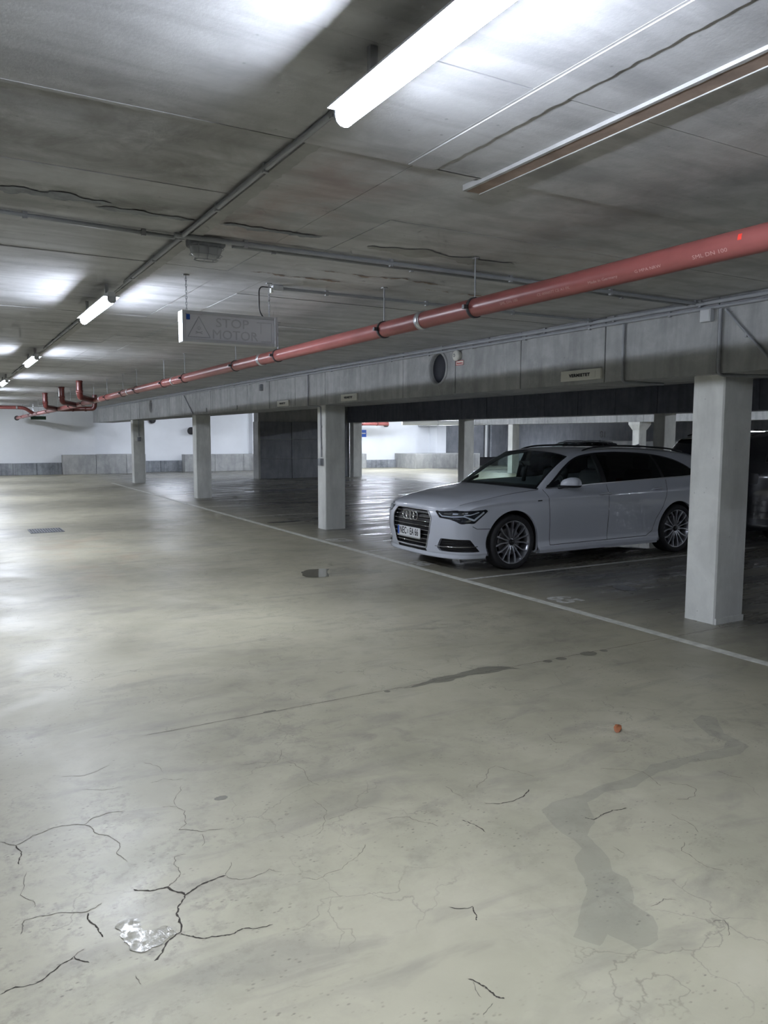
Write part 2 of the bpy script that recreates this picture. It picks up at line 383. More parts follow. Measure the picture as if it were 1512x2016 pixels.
def blob(poly, mat, name, amp=.12, it=2, z=.0007, parent=fl):
    pts = [Vector((x, y, 0)) for x, y in poly]
    for d in range(it):
        out = []
        for i, a in enumerate(pts):
            b = pts[(i+1) % len(pts)]; q = b-a
            out += [a*.5+(a+b)*.25 if False else a, (a+b)/2+Vector((-q.y, q.x, 0))*random.uniform(-amp, amp)]
        pts = out
    from mathutils.geometry import delaunay_2d_cdt
    r_ = delaunay_2d_cdt([Vector((p.x, p.y)) for p in pts], [], [list(range(len(pts)))], 1, 1e-5)
    bm = bmesh.new(); vs = [bm.verts.new((p.x, p.y, z)) for p in r_[0]]
    for q in r_[2]:
        try: f = bm.faces.new([vs[i] for i in q])
        except ValueError: continue
        f.normal_update()
        if f.normal.z < 0: f.normal_flip()
    me = bpy.data.meshes.new(name); bm.to_mesh(me); bm.free(); me.materials.append(mat)
    o = bpy.data.objects.new(name, me); COL.objects.link(o)
    if parent: o.parent = parent
    return o
def ell(cx, cy, rx, ry, rot=0, n=12): return [(cx+rx*math.cos(a)*math.cos(rot)-ry*math.sin(a)*math.sin(rot), cy+rx*math.cos(a)*math.sin(rot)+ry*math.sin(a)*math.cos(rot)) for a in [2*math.pi*i/n for i in range(n)]]
TRAIL = [(3.521, 2.711), (3.63, 2.738), (3.67, 2.67), (3.497, 2.495), (3.462, 2.324), (3.334, 2.289), (3.163, 2.318), (3.053, 2.347), (2.825, 2.348), (2.61, 2.29), (2.456, 2.322), (2.32, 2.291), (2.221, 2.148), (2.122, 2.09), (2.086, 1.963), (2.021, 1.863), (2.032, 1.802), (1.932, 1.689), (1.937, 1.608), (1.859, 1.521), (1.767, 1.519), (1.741, 1.617), (1.68, 1.589), (1.639, 1.661), (1.739, 1.736), (1.863, 1.828), (1.9, 1.878), (1.95, 1.98), (2.037, 2.031), (2.049, 2.154), (2.08, 2.276), (2.105, 2.336), (2.188, 2.366), (2.351, 2.353), (2.56, 2.377), (2.86, 2.423), (3.092, 2.393), (3.337, 2.377), (3.419, 2.422), (3.413, 2.523), (3.442, 2.648)]
blob(TRAIL[:-1][::-1], M['damp'], 'damp_stain', it=2, amp=.07)
blob([(2.415, 3.953), (2.529, 3.973), (2.754, 4.022), (3.012, 4.05), (3.196, 4.03), (3.313, 3.91), (3.105, 3.93), (2.928, 3.964), (2.724, 3.92), (2.538, 3.938)], M['oil'], 'dark_stain', it=3)
for cx, cy, rx, ry in ((3.585, 3.95, .035, .03), (3.71, 3.95, .04, .035), (3.97, 3.95, .07, .05), (4.12, 3.95, .03, .03), (2.3, 3.95, .02, .02), (1.55, 3.98, .04, .015), (.98, 3.1, .03, .02)):
    blob(ell(cx, cy, rx, ry), M['oil'], 'dark_stain', it=2)
blob([(3.883, 8.03), (3.926, 7.883), (4.119, 8.0), (4.15, 7.86), (4.412, 7.7), (4.32, 7.5), (4.094, 7.511), (3.938, 7.56), (3.70, 7.60)], M['damp'], 'damp_stain', it=2, z=.0005)
pud = blob([(3.519, 8.004), (3.63, 8.10), (3.8, 8.099), (3.89, 8.03), (3.674, 7.599), (3.561, 7.591), (3.451, 7.672), (3.456, 7.834)], M['puddle'], 'puddle', it=2, z=.003, parent=None)
tag(pud, 'still puddle on the floor left of the white estate car, mirroring a column', 'puddle')
pud2 = blob([(5.92, 5.45), (5.96, 5.62), (6.06, 5.70), (6.15, 5.62), (6.12, 5.45), (6.04, 5.36)], M['puddle'], 'puddle', it=2, z=.003, parent=None)
tag(pud2, 'small dark puddle in the empty bay between near column and white estate car', 'puddle')
wp = blob([(0.411, 2.411), (0.457, 2.444), (0.487, 2.419), (0.485, 2.354), (0.547, 2.348), (0.575, 2.302), (0.579, 2.286), (0.525, 2.26), (0.461, 2.249), (0.436, 2.271), (0.421, 2.347)][::-1], M['wet'], 'wet_patch', it=3, amp=.2, z=.002, parent=None)
tag(wp, 'small shiny wet patch beside the widest crack in the foreground floor', 'puddle')
for (cx, cy, rx, ry, r) in ((7.4, 16.5, .9, .16, 0), (9.0, 14.2, .8, .2, .1), (11.5, 17.5, 1.0, .22, 0), (8.5, 20.5, 1.2, .25, 0), (11.0, 21.5, 1.3, .3, 0), (12.5, 14.5, .7, .2, 0), (10.5, 12.6, .9, .16, 0), (13.0, 24.0, 1.5, .35, 0), (6.6, 13.3, .55, .12, .2), (8.6, 7.8, .6, .45, 0), (5.35, 12.9, .35, .10, .1)):
    blob(ell(cx, cy, rx, ry, r, 16), M['puddle'], 'wet_film', it=3, z=.001)
# drain
dr = empty('floor_drain', (1.45, 13.55, 0), 'narrow dark slotted drain grate set in the aisle floor at left', 'drain')
MB().box(-.25, .25, -.28, .28, -.01, .002).build('recess', M['dark'], dr)
f = MB()
for a in (-.25, .235): f.box(a, a+.015, -.28, .28, .0, .008)
for a in (-.28, .265): f.box(-.25, .25, a, a+.015, .0, .008)
f.build('frame', M['kerb'], dr)
bar = MB().box(-.009, .009, -.265, .265, .001, .007).build('grate_bar', M['kerb'], dr); bar.location.x = -.2
for i in range(1, 11):
    c = bar.copy(); COL.objects.link(c); c.location.x = -.2+i*.04
# dry leaf
lf = MB(); pts = [(-.035, 0), (-.02, .014), (0, .022), (.02, .016), (.036, .0), (.02, -.014), (0, -.02), (-.02, -.012)]
v = [(x, y, .012+.012*math.sin(x*60)+.25*abs(y)) for x, y in pts]+[(0, 0, .006)]
lf.add(v, [(i, (i+1) % 8, 8) for i in range(8)], True)
lf = lf.build('dry_leaf', M['leaf'], None); lf.location = (3.042, 2.80, 0); lf.rotation_euler.z = .6
tag(lf, 'small curled brown leaf lying on the bare floor at right', 'leaf')
md = lf.modifiers.new('s', 'SOLIDIFY'); md.thickness = .0015

# ---- ceiling: slab with separate cast planks in the aisle
ce = MB().box(-8, 27.6, -8, 36, H+.04, H+.3).build('ceiling', M['ceil'], kind='structure')
MB().box(6.1, 27.6, -8, 36, H, H+.04).build('plain_slab', M['ceil'], ce)
YJ = [-8, -3.4, -2.6, -1.8, -1.1, -.35, .42, 1.19, 1.96, 2.73, 3.5, 4.3, 5.08, 5.85]
y = 5.85
while y < 35.2: y += .77; YJ.append(y)
YJ.append(36)
for k, (xa, xb) in enumerate(((-8, 1.22), (1.22, 1.72), (1.72, 2.05), (2.05, 5.42))):
    for ya, yb in zip(YJ, YJ[1:]):
        if k == 2 and 2.8 < yb < 6: pass
        dz = random.uniform(0, .006)+(.010 if (ya < 2.0 and yb > 1.9 and yb < 2.8) else 0)*-1
        g = .004
        MB().box(xa+g/2, xb-g/2, ya+g, yb-g/2, H+dz, H+.039).build('ceiling_panel', M['ceil'], ce)
# timber and mortar strips left on the joints
def jagstrip(x0, x1, ya, yb, z0, mat, name, rag=.012, side=1):
    n = int((yb-ya)/.035); L = [(x0+(random.uniform(-rag, rag) if side < 0 else 0), ya+(yb-ya)*i/n) for i in range(n+1)]
    R = [(x1+(random.uniform(-rag, rag) if side > 0 else 0), ya+(yb-ya)*i/n) for i in range(n+1)]
    MB().prism(R[::1]+L[::-1], z0, H+.02).build(name, mat, ce)
jagstrip(1.675, 1.80, -3.4, 2.72, H-.014, M['ceil'], 'joint_strip', .006)
jagstrip(1.665, 1.68, -3.4, 2.72, H-.010, M['patch'], 'joint_strip', .002)
jagstrip(2.055, 2.135, -3.4, 2.86, H-.020, M['brown'], 'joint_strip', .003)
jagstrip(2.131, 2.138, -3.4, 2.86, H-.024, M['patch'], 'joint_strip', .002)
jagstrip(2.040, 2.056, -3.4, 2.86, H-.022, M['patch'], 'joint_strip', .002)
jagstrip(1.235, 1.30, 2.3, 22, H-.006, M['patch'], 'joint_strip', .006)
MB().box(1.78, 2.04, 2.72, 2.735, H-.008, H+.01).build('joint_strip', M['patch'], ce)
MB().box(-3, 1.2, 2.725, 2.745, H-.008, H+.01).build('joint_strip', M['patch'], ce)

def ceil_mark(poly, mat, name, amp=.12, it=3, z=H-.0012):
    o = blob(poly, mat, name, amp=amp, it=it, z=z, parent=ce)
    for f in o.data.polygons: f.flip()
    return o
ceil_mark(ell(2.75, 4.02, .55, .07, -.02, 14), M['patch'], 'plaster_patch', .25)
for (a, b, c, d) in ((2.75, 4.75, .5, .012), (3.6, 4.95, .4, .01), (2.2, 5.02, .35, .012), (.45, 3.92, .35, .03), (.95, 4.0, .25, .025), (1.6, 3.98, .3, .025), (1.78, 2.71, .05, .03)):
    ceil_mark(ell(a, b, c, d, random.uniform(-.02, .02), 12), M['brown'] if d < .02 else M['kerb'], 'dark_mark', .3)
# ---- walls
wb = MB().box(-8, 5.5, 33.0, 36, 0, H+.04)
wb.box(5.5, 12.2, 33.4, 36, 0, H+.04).box(12.2, 22.2, 33, 36, 0, H+.04)
wb = wb.build('wall_back', M['white'], kind='structure')
MB().box(22.2, 27.6, 33, 36, 0, H+.04).build('grey_section', M['greywall'], wb)
MB().box(21.65, 22.2, 32.3, 33, .7, H).build('white_pier', M['white'], wb)
def upstand(x0, x1, y0, y1, z, mat, step=1.2):
    x = x0
    while x < x1-.05:
        e = min(x1, x+step*random.uniform(.8, 1.15))
        if x1-e < .25: e = x1
        MB().box(x+.006, e-.006, y0, y1, 0, z-random.uniform(0, .004), .008).build('upstand_block', mat, wb); x = e
upstand(-8, 4.2, 32.9, 33, .47, M['kerb'], .9)
upstand(4.2, 7.4, 32.6, 33.0, .78, M['wallcon'], 1.3)
MB().box(5.5, 7.4, 33.0, 33.4, 0, .78).build('upstand_block', M['wallcon'], wb)
upstand(7.4, 9.1, 33.3, 33.4, .48, M['kerb'], .8)
upstand(9.1, 12.2, 32.9, 33.4, .74, M['wallcon'], 1.4)
upstand(12.2, 17.8, 32.6, 33, .70, M['wallcon'], 1.4)
upstand(17.8, 20.1, 32.88, 33, .39, M['kerb'], .7)
upstand(19.6, 23.4, 31.05, 33, .70, M['wallcon'], 1.15)
upstand(23.4, 26.0, 32.88, 33, .45, M['dark'], 2.6)
wr = MB().box(26.6, 27.6, -8, 36, 0, H+.04).build('wall_right', M['greywall'], kind='structure')
MB().box(26.56, 26.6, -8, 27.0, 0, 1.36).build('light_dado', M['wallcon'], wr)
text_obj('wall_number', '81', .42, M['signtext'], wr, (26.597, 25.95, 1.63), (0, -1, 0), (0, 0, 1), bold=.008)
text_obj('wall_number', '79', .42, M['signtext'], wr, (26.597, 18.15, 1.66), (0, -1, 0), (0, 0, 1), bold=.008)
MB().box(-8.2, -8, -8, 36, 0, H+.04).build('wall_left', M['white'], kind='structure')
MB().box(-8, 27.6, -8.2, -8, 0, H+.04).build('wall_front', M['greywall'], kind='structure')

# ---- concrete block (stair core) between the bays, shuttering panels proud of the joints
pier = MB().box(9.89, 13.52, 26.15, 26.6, 0, H+.02).build('wall_core', M['wallcon'], kind='structure')
for x0, x1 in ((9.87, 11.15), (11.15, 12.35), (12.35, 13.53)):
    for z0, z1 in ((0, .72), (.72, 1.42), (1.42, 2.06)):
        dz = random.uniform(0, .02); dx = random.uniform(-.05, .05) if z0 else 0
        MB().box(x0+.01, x1-.01, 26.10+dz, 26.2, z0+.008, z1-.008, .006).build('wall_panel', M['greywall'], pier)
MB().box(9.85, 9.93, 26.08, 26.6, 0, BZ, .01).build('edge_strip', M['wallcon'], pier)

# ---- beams
def beam(x0, depth, ya, yb, holes, label, first=4.06, mt='beam'):
    b = MB(); ys = [ya]; 
    for hy, hz, hr in sorted(holes):
        b.box(x0+.02, x0+depth, ys[-1], hy-hr-.02, BZ, H+.02)
        b.box(x0+.02, x0+depth, hy-hr-.02, hy+hr+.02, BZ, hz-hr-.01); b.box(x0+.02, x0+depth, hy-hr-.02, hy+hr+.02, min(hz+hr+.005, H), H+.02)
        ys.append(hy+hr+.02)
    b.box(x0+.02, x0+depth, ys[-1], yb, BZ, H+.02)
    o = b.build('concrete_beam', M[mt]); tag(o, label, 'beam')
    js = [first]
    while js[0] > ya+1.3: js.insert(0, js[0]-1.197)
    while js[-1] < yb: js.append(js[-1]+1.197)
    js = [j for j in js if ya < j < yb]; js = [ya]+js+[yb]
    for a, c in zip(js, js[1:]):
        if c-a < .05: continue
        hs = [h for h in holes if a < h[0]-h[2] and h[0]+h[2] < c]
        d = random.uniform(0, .004); A, Cc, Z0, Z1 = a+.006, c-.006, BZ+.0, H+.01
        if not hs:
            m = MB().box(x0+d, x0+.03, A, Cc, Z0, Z1, .004)
        else:
            hy, hz, hr = hs[0]; m = MB(); n = 48; ci, ri = [], []
            hzz = hz
            for i in range(n):
                t = 2*math.pi*(i+.5)/n; cy, cz = math.cos(t), math.sin(t)
                ci.append((hy+hr*cy, hzz+hr*cz))
                k = min(((Cc-hy)/cy) if cy > 0 else ((A-hy)/cy if cy else 9e9), ((Z1-hzz)/cz) if cz > 0 else ((Z0-hzz)/cz if cz else 9e9))
                ri.append((hy+k*cy, hzz+k*cz))
            for xx in (x0+d,):
                v = [(xx, p[0], p[1]) for p in ci]+[(xx, p[0], p[1]) for p in ri]+[(x0+.03, p[0], p[1]) for p in ri]
                m.add(v, [(i, (i+1) % n, n+(i+1) % n, n+i) for i in range(n)]+[(n+i, n+(i+1) % n, 2*n+(i+1) % n, 2*n+i) for i in range(n)])
            for (py, pz) in ((A, Z0), (Cc, Z0), (A, Z1), (Cc, Z1)):   # corner triangles
                near = sorted(ri, key=lambda q: (q[0]-py)**2+(q[1]-pz)**2)
                cand = [q for q in near[:6]]
                q1 = next((q for q in cand if abs(q[0]-py) < 1e-6), None); q2 = next((q for q in cand if abs(q[1]-pz) < 1e-6), None)
                if q1 and q2: m.add([(x0+d, py, pz), (x0+d, *q1), (x0+d, *q2)], [(0, 1, 2)])
            co = MB().lathe([(hr+.03, x0-.001), (hr+.028, x0-.012), (hr, x0-.012), (hr-.004, x0+.02), (hr-.004, x0+depth*.9)], (0, hy, hzz), 'x', 48)
            co.build('hole_sleeve', M[mt], o)
            MB().lathe([(0.0005, x0+.05), (hr-.002, x0+.05), (hr-.002, x0+.07)], (0, hy, hzz), 'x', 32).build('hole_shade_disc', M['hole_shade'], o)  # dark disc just inside the opening, painted shade for the deep hole
        m.build('beam_panel', M[mt], o)
    return o
bm1 = beam(5.38, .74, -7.9, 32.6, [(8.02, 2.38, .185), (22.9, 2.40, .17), (30.5, 2.42, .15)], 'long concrete beam with round holes above the front row of columns')
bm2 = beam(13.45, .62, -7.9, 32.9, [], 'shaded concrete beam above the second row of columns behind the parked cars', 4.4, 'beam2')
bm3 = beam(20.9, .62, -7.9, 32.9, [], 'brightly lit concrete beam above the farthest row of columns', 4.2)
# columns
def column(x, y, label, cap=False, dx=.37, dy=.30):
    o = MB().vcolumn(x, x+dx, y, y+dy, 0, BZ, .012)
    if cap:
        z0, z1 = BZ-.28, BZ-.08
        v = [(x-.0, y, z0), (x+dx, y, z0), (x+dx, y+dy, z0), (x, y+dy, z0), (x-.10, y-.10, z1), (x+dx+.10, y-.10, z1), (x+dx+.10, y+dy+.10, z1), (x-.10, y+dy+.10, z1)]
        v += [(a, b, BZ) for a, b, c in v[4:]]
        o.add(v, [(i, (i+1) % 4, 4+(i+1) % 4, 4+i) for i in range(4)]+[(4+i, 4+(i+1) % 4, 8+(i+1) % 4, 8+i) for i in range(4)])
    o = o.build('column', M['paint']); tag(o, label, 'column', None); return o
colA = column(5.49, 4.06, 'nearest white square column, in front of the rear of the white estate car')
colB = column(5.49, 11.47, 'white column with a grey switch box, left of the white estate car bonnet')
colC = column(5.49, 18.80, 'white column at the end of the concrete core wall, second from the back in the front row')
colD = column(5.49, 25.9, 'farthest white column of the front row, before the low wall blocks')
column(5.49, -3.35, 'white column of the front row behind the viewpoint, out of the frame')
E1 = column(13.57, 11.47, 'dark shaded column rising behind the roof of the white estate car')
column(13.57, 18.80, 'half shaded column rising behind the bonnet of the white estate car')
column(13.57, 25.9, 'grey column at the right end of the concrete core wall')
column(13.57, 4.06, 'column of the second row hidden behind the nearest white column')
column(20.98, 18.80, 'brightly lit column with a flared head above the estate car roof', cap=True)
column(20.98, 25.6, 'bright thin column seen through the windscreen of the estate car')
column(20.98, 11.47, 'lit column of the farthest row behind the black car')
for n_, c_ in (('paint_step', colA),):
    MB().box(5.497, 5.853, 4.047, 4.062, 0, .05).build('render_base', M['paint'], c_)

# ================================================================== LAMPS
def tube_lamp(x, y, L=1.2):
    t = empty('tube_lamp', (x, y+L/2, 0))
    h = MB().box(-.055, .055, -L/2, L/2, 2.522, 2.528).box(-.026, .026, -L/2, L/2, 2.526, 2.556)
    h.build('housing', M['lampbody'], t)
    d = MB(); pr = [(-.028, 2.522), (-.028, 2.502), (-.024, 2.488), (-.013, 2.479), (0, 2.476), (.013, 2.479), (.024, 2.488), (.028, 2.502), (.028, 2.522)]
    n = len(pr); v = [(a, yy, b) for yy in (-L/2+.008, L/2-.008) for a, b in pr]
    d.add(v, [(i, i+1, n+i+1, n+i) for i in range(n-1)], True); d.add(v[:n], [tuple(range(n))]); d.add(v[n:], [tuple(range(n))[::-1]])
    d = d.build('diffuser', M['lamp'], t); d.data.materials.append(M['lampside'])
    for i in (0, 1, n-3, n-2, n-1, n): d.data.polygons[i].material_index = 1
    for sy in (-1, 1):
        e = MB(); q = [(a*1.06, 2.499+(b-2.499)*1.04) for a, b in pr]; y0 = sy*(L/2-.006); y1 = sy*(L/2+.002)
        e.add([(a, yy, b) for yy in (y0, y1) for a, b in q], [(i, i+1, n+i+1, n+i) for i in range(n-1)]+[tuple(range(n)), tuple(range(2*n-1, n-1, -1)), (0, n, 2*n-1, n-1)])
        e.build('end_cap', M['glassy'], t)
        b = MB().box(-.012, .012, sy*L*.35-.01, sy*L*.35+.01, 2.55, H).build('hanger', M['steel'], t)
    return t
LY = [.97+4.8*k for k in range(0, 7)]
ordn = {0: 'brightest fluorescent tube lamp, cut by the top edge of the picture', 1: 'second fluorescent tube lamp along the ceiling conduit, left of the hanging sign', 2: 'third fluorescent tube lamp along the ceiling conduit, near the left edge', 3: 'fourth fluorescent tube lamp, at the very left edge of the picture'}
t0 = None
for k, yy in enumerate(LY):
    if t0 is None: t = t0 = tube_lamp(1.105, yy)
    else: t = copy_tree(t0); t.location = (1.105, yy+.6, 0)
    tag(t, ordn.get(k, ['','','','','fluorescent tube lamp of the near aisle just left of the fourth one, outside the frame','fluorescent tube lamp last but one before the back wall, outside the frame','fluorescent tube lamp closest to the back wall, outside the frame'][k]), 'lamp', 'ceiling tube lamps of the near aisle')
for k in range(9):
    t = copy_tree(t0); t.location = (17.4, -6.5+4.6*k, 0)
    tag(t, 'fluorescent tube lamp of the far aisle behind the second beam', 'lamp', 'ceiling tube lamps of the far aisle')

for k, xl in enumerate((7.8, 12.4, 16.2, 20.0, 24.0)):
    t = copy_tree(t0); t.location = (xl, 30.2, 0); t.rotation_euler.z = math.pi/2
    tag(t, 'fluorescent tube lamp over the cross lane at the back, hidden by the beams', 'lamp', 'ceiling tube lamps of the back cross lane')
# ================================================================== CONDUITS
def run(name, pts, r, label, clips=(), mat='conduit', cat='conduit', wall=None, size=1.0):
    """a conduit with its clips"""
    o = MB().tube(pts, r, 10).build(name, M[mat]); tag(o, label, cat)
    for p in clips:
        (x, y, z) = p
        MB().box(x-.011*size, x+.011*size, y-.011*size, y+.011*size, z-r*1.5, z+r*1.6).build('clip', M['clip'], o)
    return o
xx = 1.195
for i, (a, b) in enumerate(((2.30, 5.75), (7.05, 10.55), (11.85, 15.35), (16.65, 20.1), (21.45, 32.9))):
    nm = ['between the first and second tube lamps', 'between the second and third tube lamps', 'between the third and fourth tube lamps', 'beyond the fourth tube lamp', 'at the far end of the aisle'][i]
    run('conduit', [(xx, a, H-.016), (xx, b, H-.016)], .0125, 'dark grey ceiling conduit '+nm, [(xx, a+.12+.62*k, H-.016) for k in range(int((b-a)/.62)+1)])
run('lamp_wire', bend([(xx, 2.30, H-.016), (xx-.02, 2.25, H-.03), (1.11, 2.18, 2.55)], .02), .004, 'thin black wire from conduit end to the brightest tube lamp', mat='dark', cat='wire')
run('conduit', [(-3, 4.02, H-.014), (1.17, 4.33, H-.014)], .011, 'thin conduit crossing the ceiling from the left edge to the caged lamp', [(.42, 4.275, H-.014), (1.0, 4.315, H-.014), (-.4, 4.2, H-.014)])
run('conduit', [(1.15, 4.26, H-.018), (5.38, 4.26, H-.018)], .014, 'upper of two parallel conduits from caged lamp to beam', [(1.55+.95*k, 4.26, H-.018) for k in range(5)])
run('conduit', [(1.5, 4.34, H-.018), (5.38, 4.34, H-.018)], .012, 'lower of two parallel conduits from caged lamp to beam', [(1.75+.95*k, 4.34, H-.018) for k in range(4)])
run('conduit', [(2.24, 5.395, H-.016), (5.38, 5.395, H-.016)], .012, 'single conduit from hanging sign cable to the beam', [(2.6+.9*k, 5.395, H-.016) for k in range(4)])
run('conduit', [(5.36, -4, H-.03), (5.36, 32.5, H-.03)], .018, 'upper long conduit along the top of the holed beam', [(5.36, 3.3+.92*k, H-.03) for k in range(16)])
run('conduit', [(5.362, -4, H-.072), (5.362, 32.5, H-.072)], .014, 'lower long conduit along the top of the holed beam', [(5.362, 3.6+.92*k, H-.072) for k in range(16)])
run('conduit', bend([(5.362, 5.02, H-.09), (5.362, 5.02, BZ-.012), (5.9, 5.02, BZ-.012)], .04), .013, 'conduit running down the beam right of the nearest sign', [(5.362, 5.02, 2.4), (5.362, 5.02, 2.2)])
run('conduit', bend([(5.362, 4.03, H-.09), (5.362, 4.03, BZ-.012), (5.7, 3.98, BZ-.012), (6.05, 3.7, BZ-.012)], .05), .014, 'conduit running down the beam above the nearest column', [(5.362, 4.03, 2.45)])
run('conduit', [(5.364, 3.99, H-.10), (5.364, 3.50, 2.02)], .010, 'slanting conduit on the beam at the right edge', [(5.364, 3.8, 2.32)])
run('conduit', bend([(5.362, 11.86, H-.09), (5.362, 11.86, BZ-.012), (5.48, 11.62, BZ-.02), (5.475, 11.59, 1.2)], .03), .012, 'conduit from beam down to the switch box on the second column', [(5.475, 11.59, 1.7), (5.475, 11.59, 1.35)])
run('conduit', [(5.364, 19.35, H-.1), (5.364, 18.6, 2.07)], .012, 'slanting conduit on the beam over the third column')
run('conduit', [(5.67, 25.88, BZ), (5.67, 25.88, 1.52)], .012, 'short conduit down the face of the farthest column')
def jbox(name, x0, x1, y0, y1, z0, z1, label, mat='lampbody'):
    o = MB().box(x0, x1, y0, y1, z0, z1, .006).build(name, M[mat]); tag(o, label, 'box')
    MB().box(x0-.004, x0+.004, y0+.008, y1-.008, z0+.008, z1-.008, .002).build('lid', M[mat], o); return o
jbox('junction_box', 5.33, 5.38, 4.10, 4.20, 2.46, 2.56, 'pale square junction box on the beam above the nearest column')
jbox('switch_box', 5.43, 5.49, 11.53, 11.63, 1.06, 1.18, 'small grey switch box on the side of the second column', 'conduit')
o = MB().box(5.62, 5.72, 25.84, 25.9, 1.36, 1.50, .006).build('switch_box', M['conduit']); tag(o, 'small grey switch box on the farthest column', 'box'); MB().box(5.63, 5.71, 25.835, 25.842, 1.37, 1.49).build('lid', M['kerb'], o)
jbox('junction_box', 5.33, 5.38, 13.95, 14.03, 2.40, 2.52, 'tiny dark box on the beam between two signs', 'kerb')

# caged bulkhead lamp
bl = empty('caged_lamp', (1.345, 4.34, 0), 'unlit oval glass bulkhead lamp in a wire cage on the ceiling', 'lamp')
MB().box(-.10, .10, -.055, .055, H-.045, H-.0, .012).build('base', M['kerb'], bl)
g = MB(); prof = []
for k in range(7):
    a = k/6*math.pi/2; prof.append((math.cos(a), math.sin(a)))
n = 24; v = []
for (c_, s_) in prof:
    for i in range(n):
        t = 2*math.pi*i/n; ex = math.copysign(abs(math.cos(t))**.6, math.cos(t)); ey = math.copysign(abs(math.sin(t))**.6, math.sin(t))
        k_ = max(c_, .0001)**.5; v.append((.088*ex*k_, .045*ey*k_, H-.045-.065*s_))
g.add(v, [(r*n+i, r*n+(i+1) % n, (r+1)*n+(i+1) % n, (r+1)*n+i) for r in range(6) for i in range(n)], True)
g.build('glass_bowl', M['glassy'], bl)
for nx in (-.05, 0.0, .05):
    MB().tube([(nx*1.1, -.052, H-.04), (nx*1.05, -.05, H-.08), (nx, -.03, H-.113), (nx, .03, H-.113), (nx*1.05, .05, H-.08), (nx*1.1, .052, H-.04)], .0018, 6).build('cage_wire', M['conduit'], bl)
for zz, k_ in ((H-.05, 1.08), (H-.088, .98), (H-.114, .72)):
    pts = [(.092*k_*math.copysign(abs(math.cos(t))**.6, math.cos(t)), .049*k_*math.copysign(abs(math.sin(t))**.6, math.sin(t)), zz) for t in [2*math.pi*i/20 for i in range(21)]]
    MB().tube(pts, .002, 6).build('cage_ring', M['conduit'], bl)

# ================================================================== RED DRAIN PIPE
def pz(y): return 2.345-.0035*max(0, y-2)-(.0026*max(0, y-14))
PY = [-6, 2, 8, 14, 20, 26, 32.4]
def px_(y): return 2.905 if y < 20 else 2.905-(y-20)*.024
R0 = .056
rp = MB().tube([(px_(y), y, pz(y)) for y in np.linspace(-6, 32.4, 60)], R0, 24).build('drain_pipe', M['redpipe'])
tag(rp, 'long red drain pipe running under the ceiling from right foreground to the back', 'pipe')
def ring(y, r, wd, mat, name, par=rp, ear=False):
    b = MB().lathe([(r, -wd/2), (r+.007, -wd/2), (r+.007, wd/2), (r, wd/2)], (px_(y), y, pz(y)), 'y', 28)
    if ear: b.box(px_(y)-.07-.02, px_(y)-.055, y-wd/2, y+wd/2, pz(y)-.012, pz(y)+.012); b.box(px_(y)+.055, px_(y)+.085, y-wd/2, y+wd/2, pz(y)-.012, pz(y)+.012)
    return b.build(name, mat, par)
HY = [3.93, 5.05, 7.12, 8.35, 10.4, 11.5, 13.3, 14.4, 15.9, 17.4, 18.8, 20.6, 22.6, 24.4, 26.4, 28.4, 30.4]
for y in [2.0-1.5, -1.2]+HY:
    ring(y, R0, .022, M['clamp'], 'pipe_clamp', ear=True)
    MB().tube([(px_(y), y, pz(y)+R0), (px_(y), y, H+.0)], .0042, 6).build('hanger_rod', M['conduit'], rp)
    MB().box(px_(y)-.018, px_(y)+.018, y-.018, y+.018, H-.006, H+.001).build('rod_plate', M['steel'], rp)
for y in (4.52, 7.55, 10.95, 13.9, 16.6): ring(y, R0, .05, M['steel'], 'pipe_coupling')
# printing along the pipe: lettering bent round the pipe
def pipe_text(body, y0, size, ang):
    cu = bpy.data.curves.new('t', 'FONT'); cu.body = body; cu.size = size; cu.resolution_u = 2
    t = bpy.data.objects.new('t', cu); COL.objects.link(t); bpy.context.view_layer.update()
    me = bpy.data.meshes.new_from_object(t.evaluated_get(bpy.context.evaluated_depsgraph_get())); bpy.data.objects.remove(t)
    for q in me.vertices:
        y = y0-q.co.x*1.35; a = ang-(q.co.y/R0); r = R0+.0012     # reads towards the camera; angle from -X, downwards
        q.co = Vector((px_(y)-r*math.cos(a), y, pz(y)-r*math.sin(a)))
    me.name = 'printed_text'; me.materials.clear(); me.materials.append(M['pipe_text'])
    o = bpy.data.objects.new('printed_text', me); COL.objects.link(o); o.parent = rp
for s_, y_, sz in (('SML DN 100', 3.62, .022), ('CE 0000077 CE A1 FK', 3.30, .020), ('Made in Germany', 2.92, .020), ('G MPA NRW', 2.62, .020), ('SML DN 100', 2.30, .024), ('CE DIN EN 877', 1.94, .026)):
    pipe_text(s_, y_, sz, .62)
MB().add([(px_(2.06)-(R0+.0015)*math.cos(a), y, pz(2.06)-(R0+.0015)*math.sin(a)) for a in (-.42, -.2, .02) for y in (2.06, 2.078)], [(0, 1, 3, 2), (2, 3, 5, 4)]).build('tape_mark', M['tape'], rp)
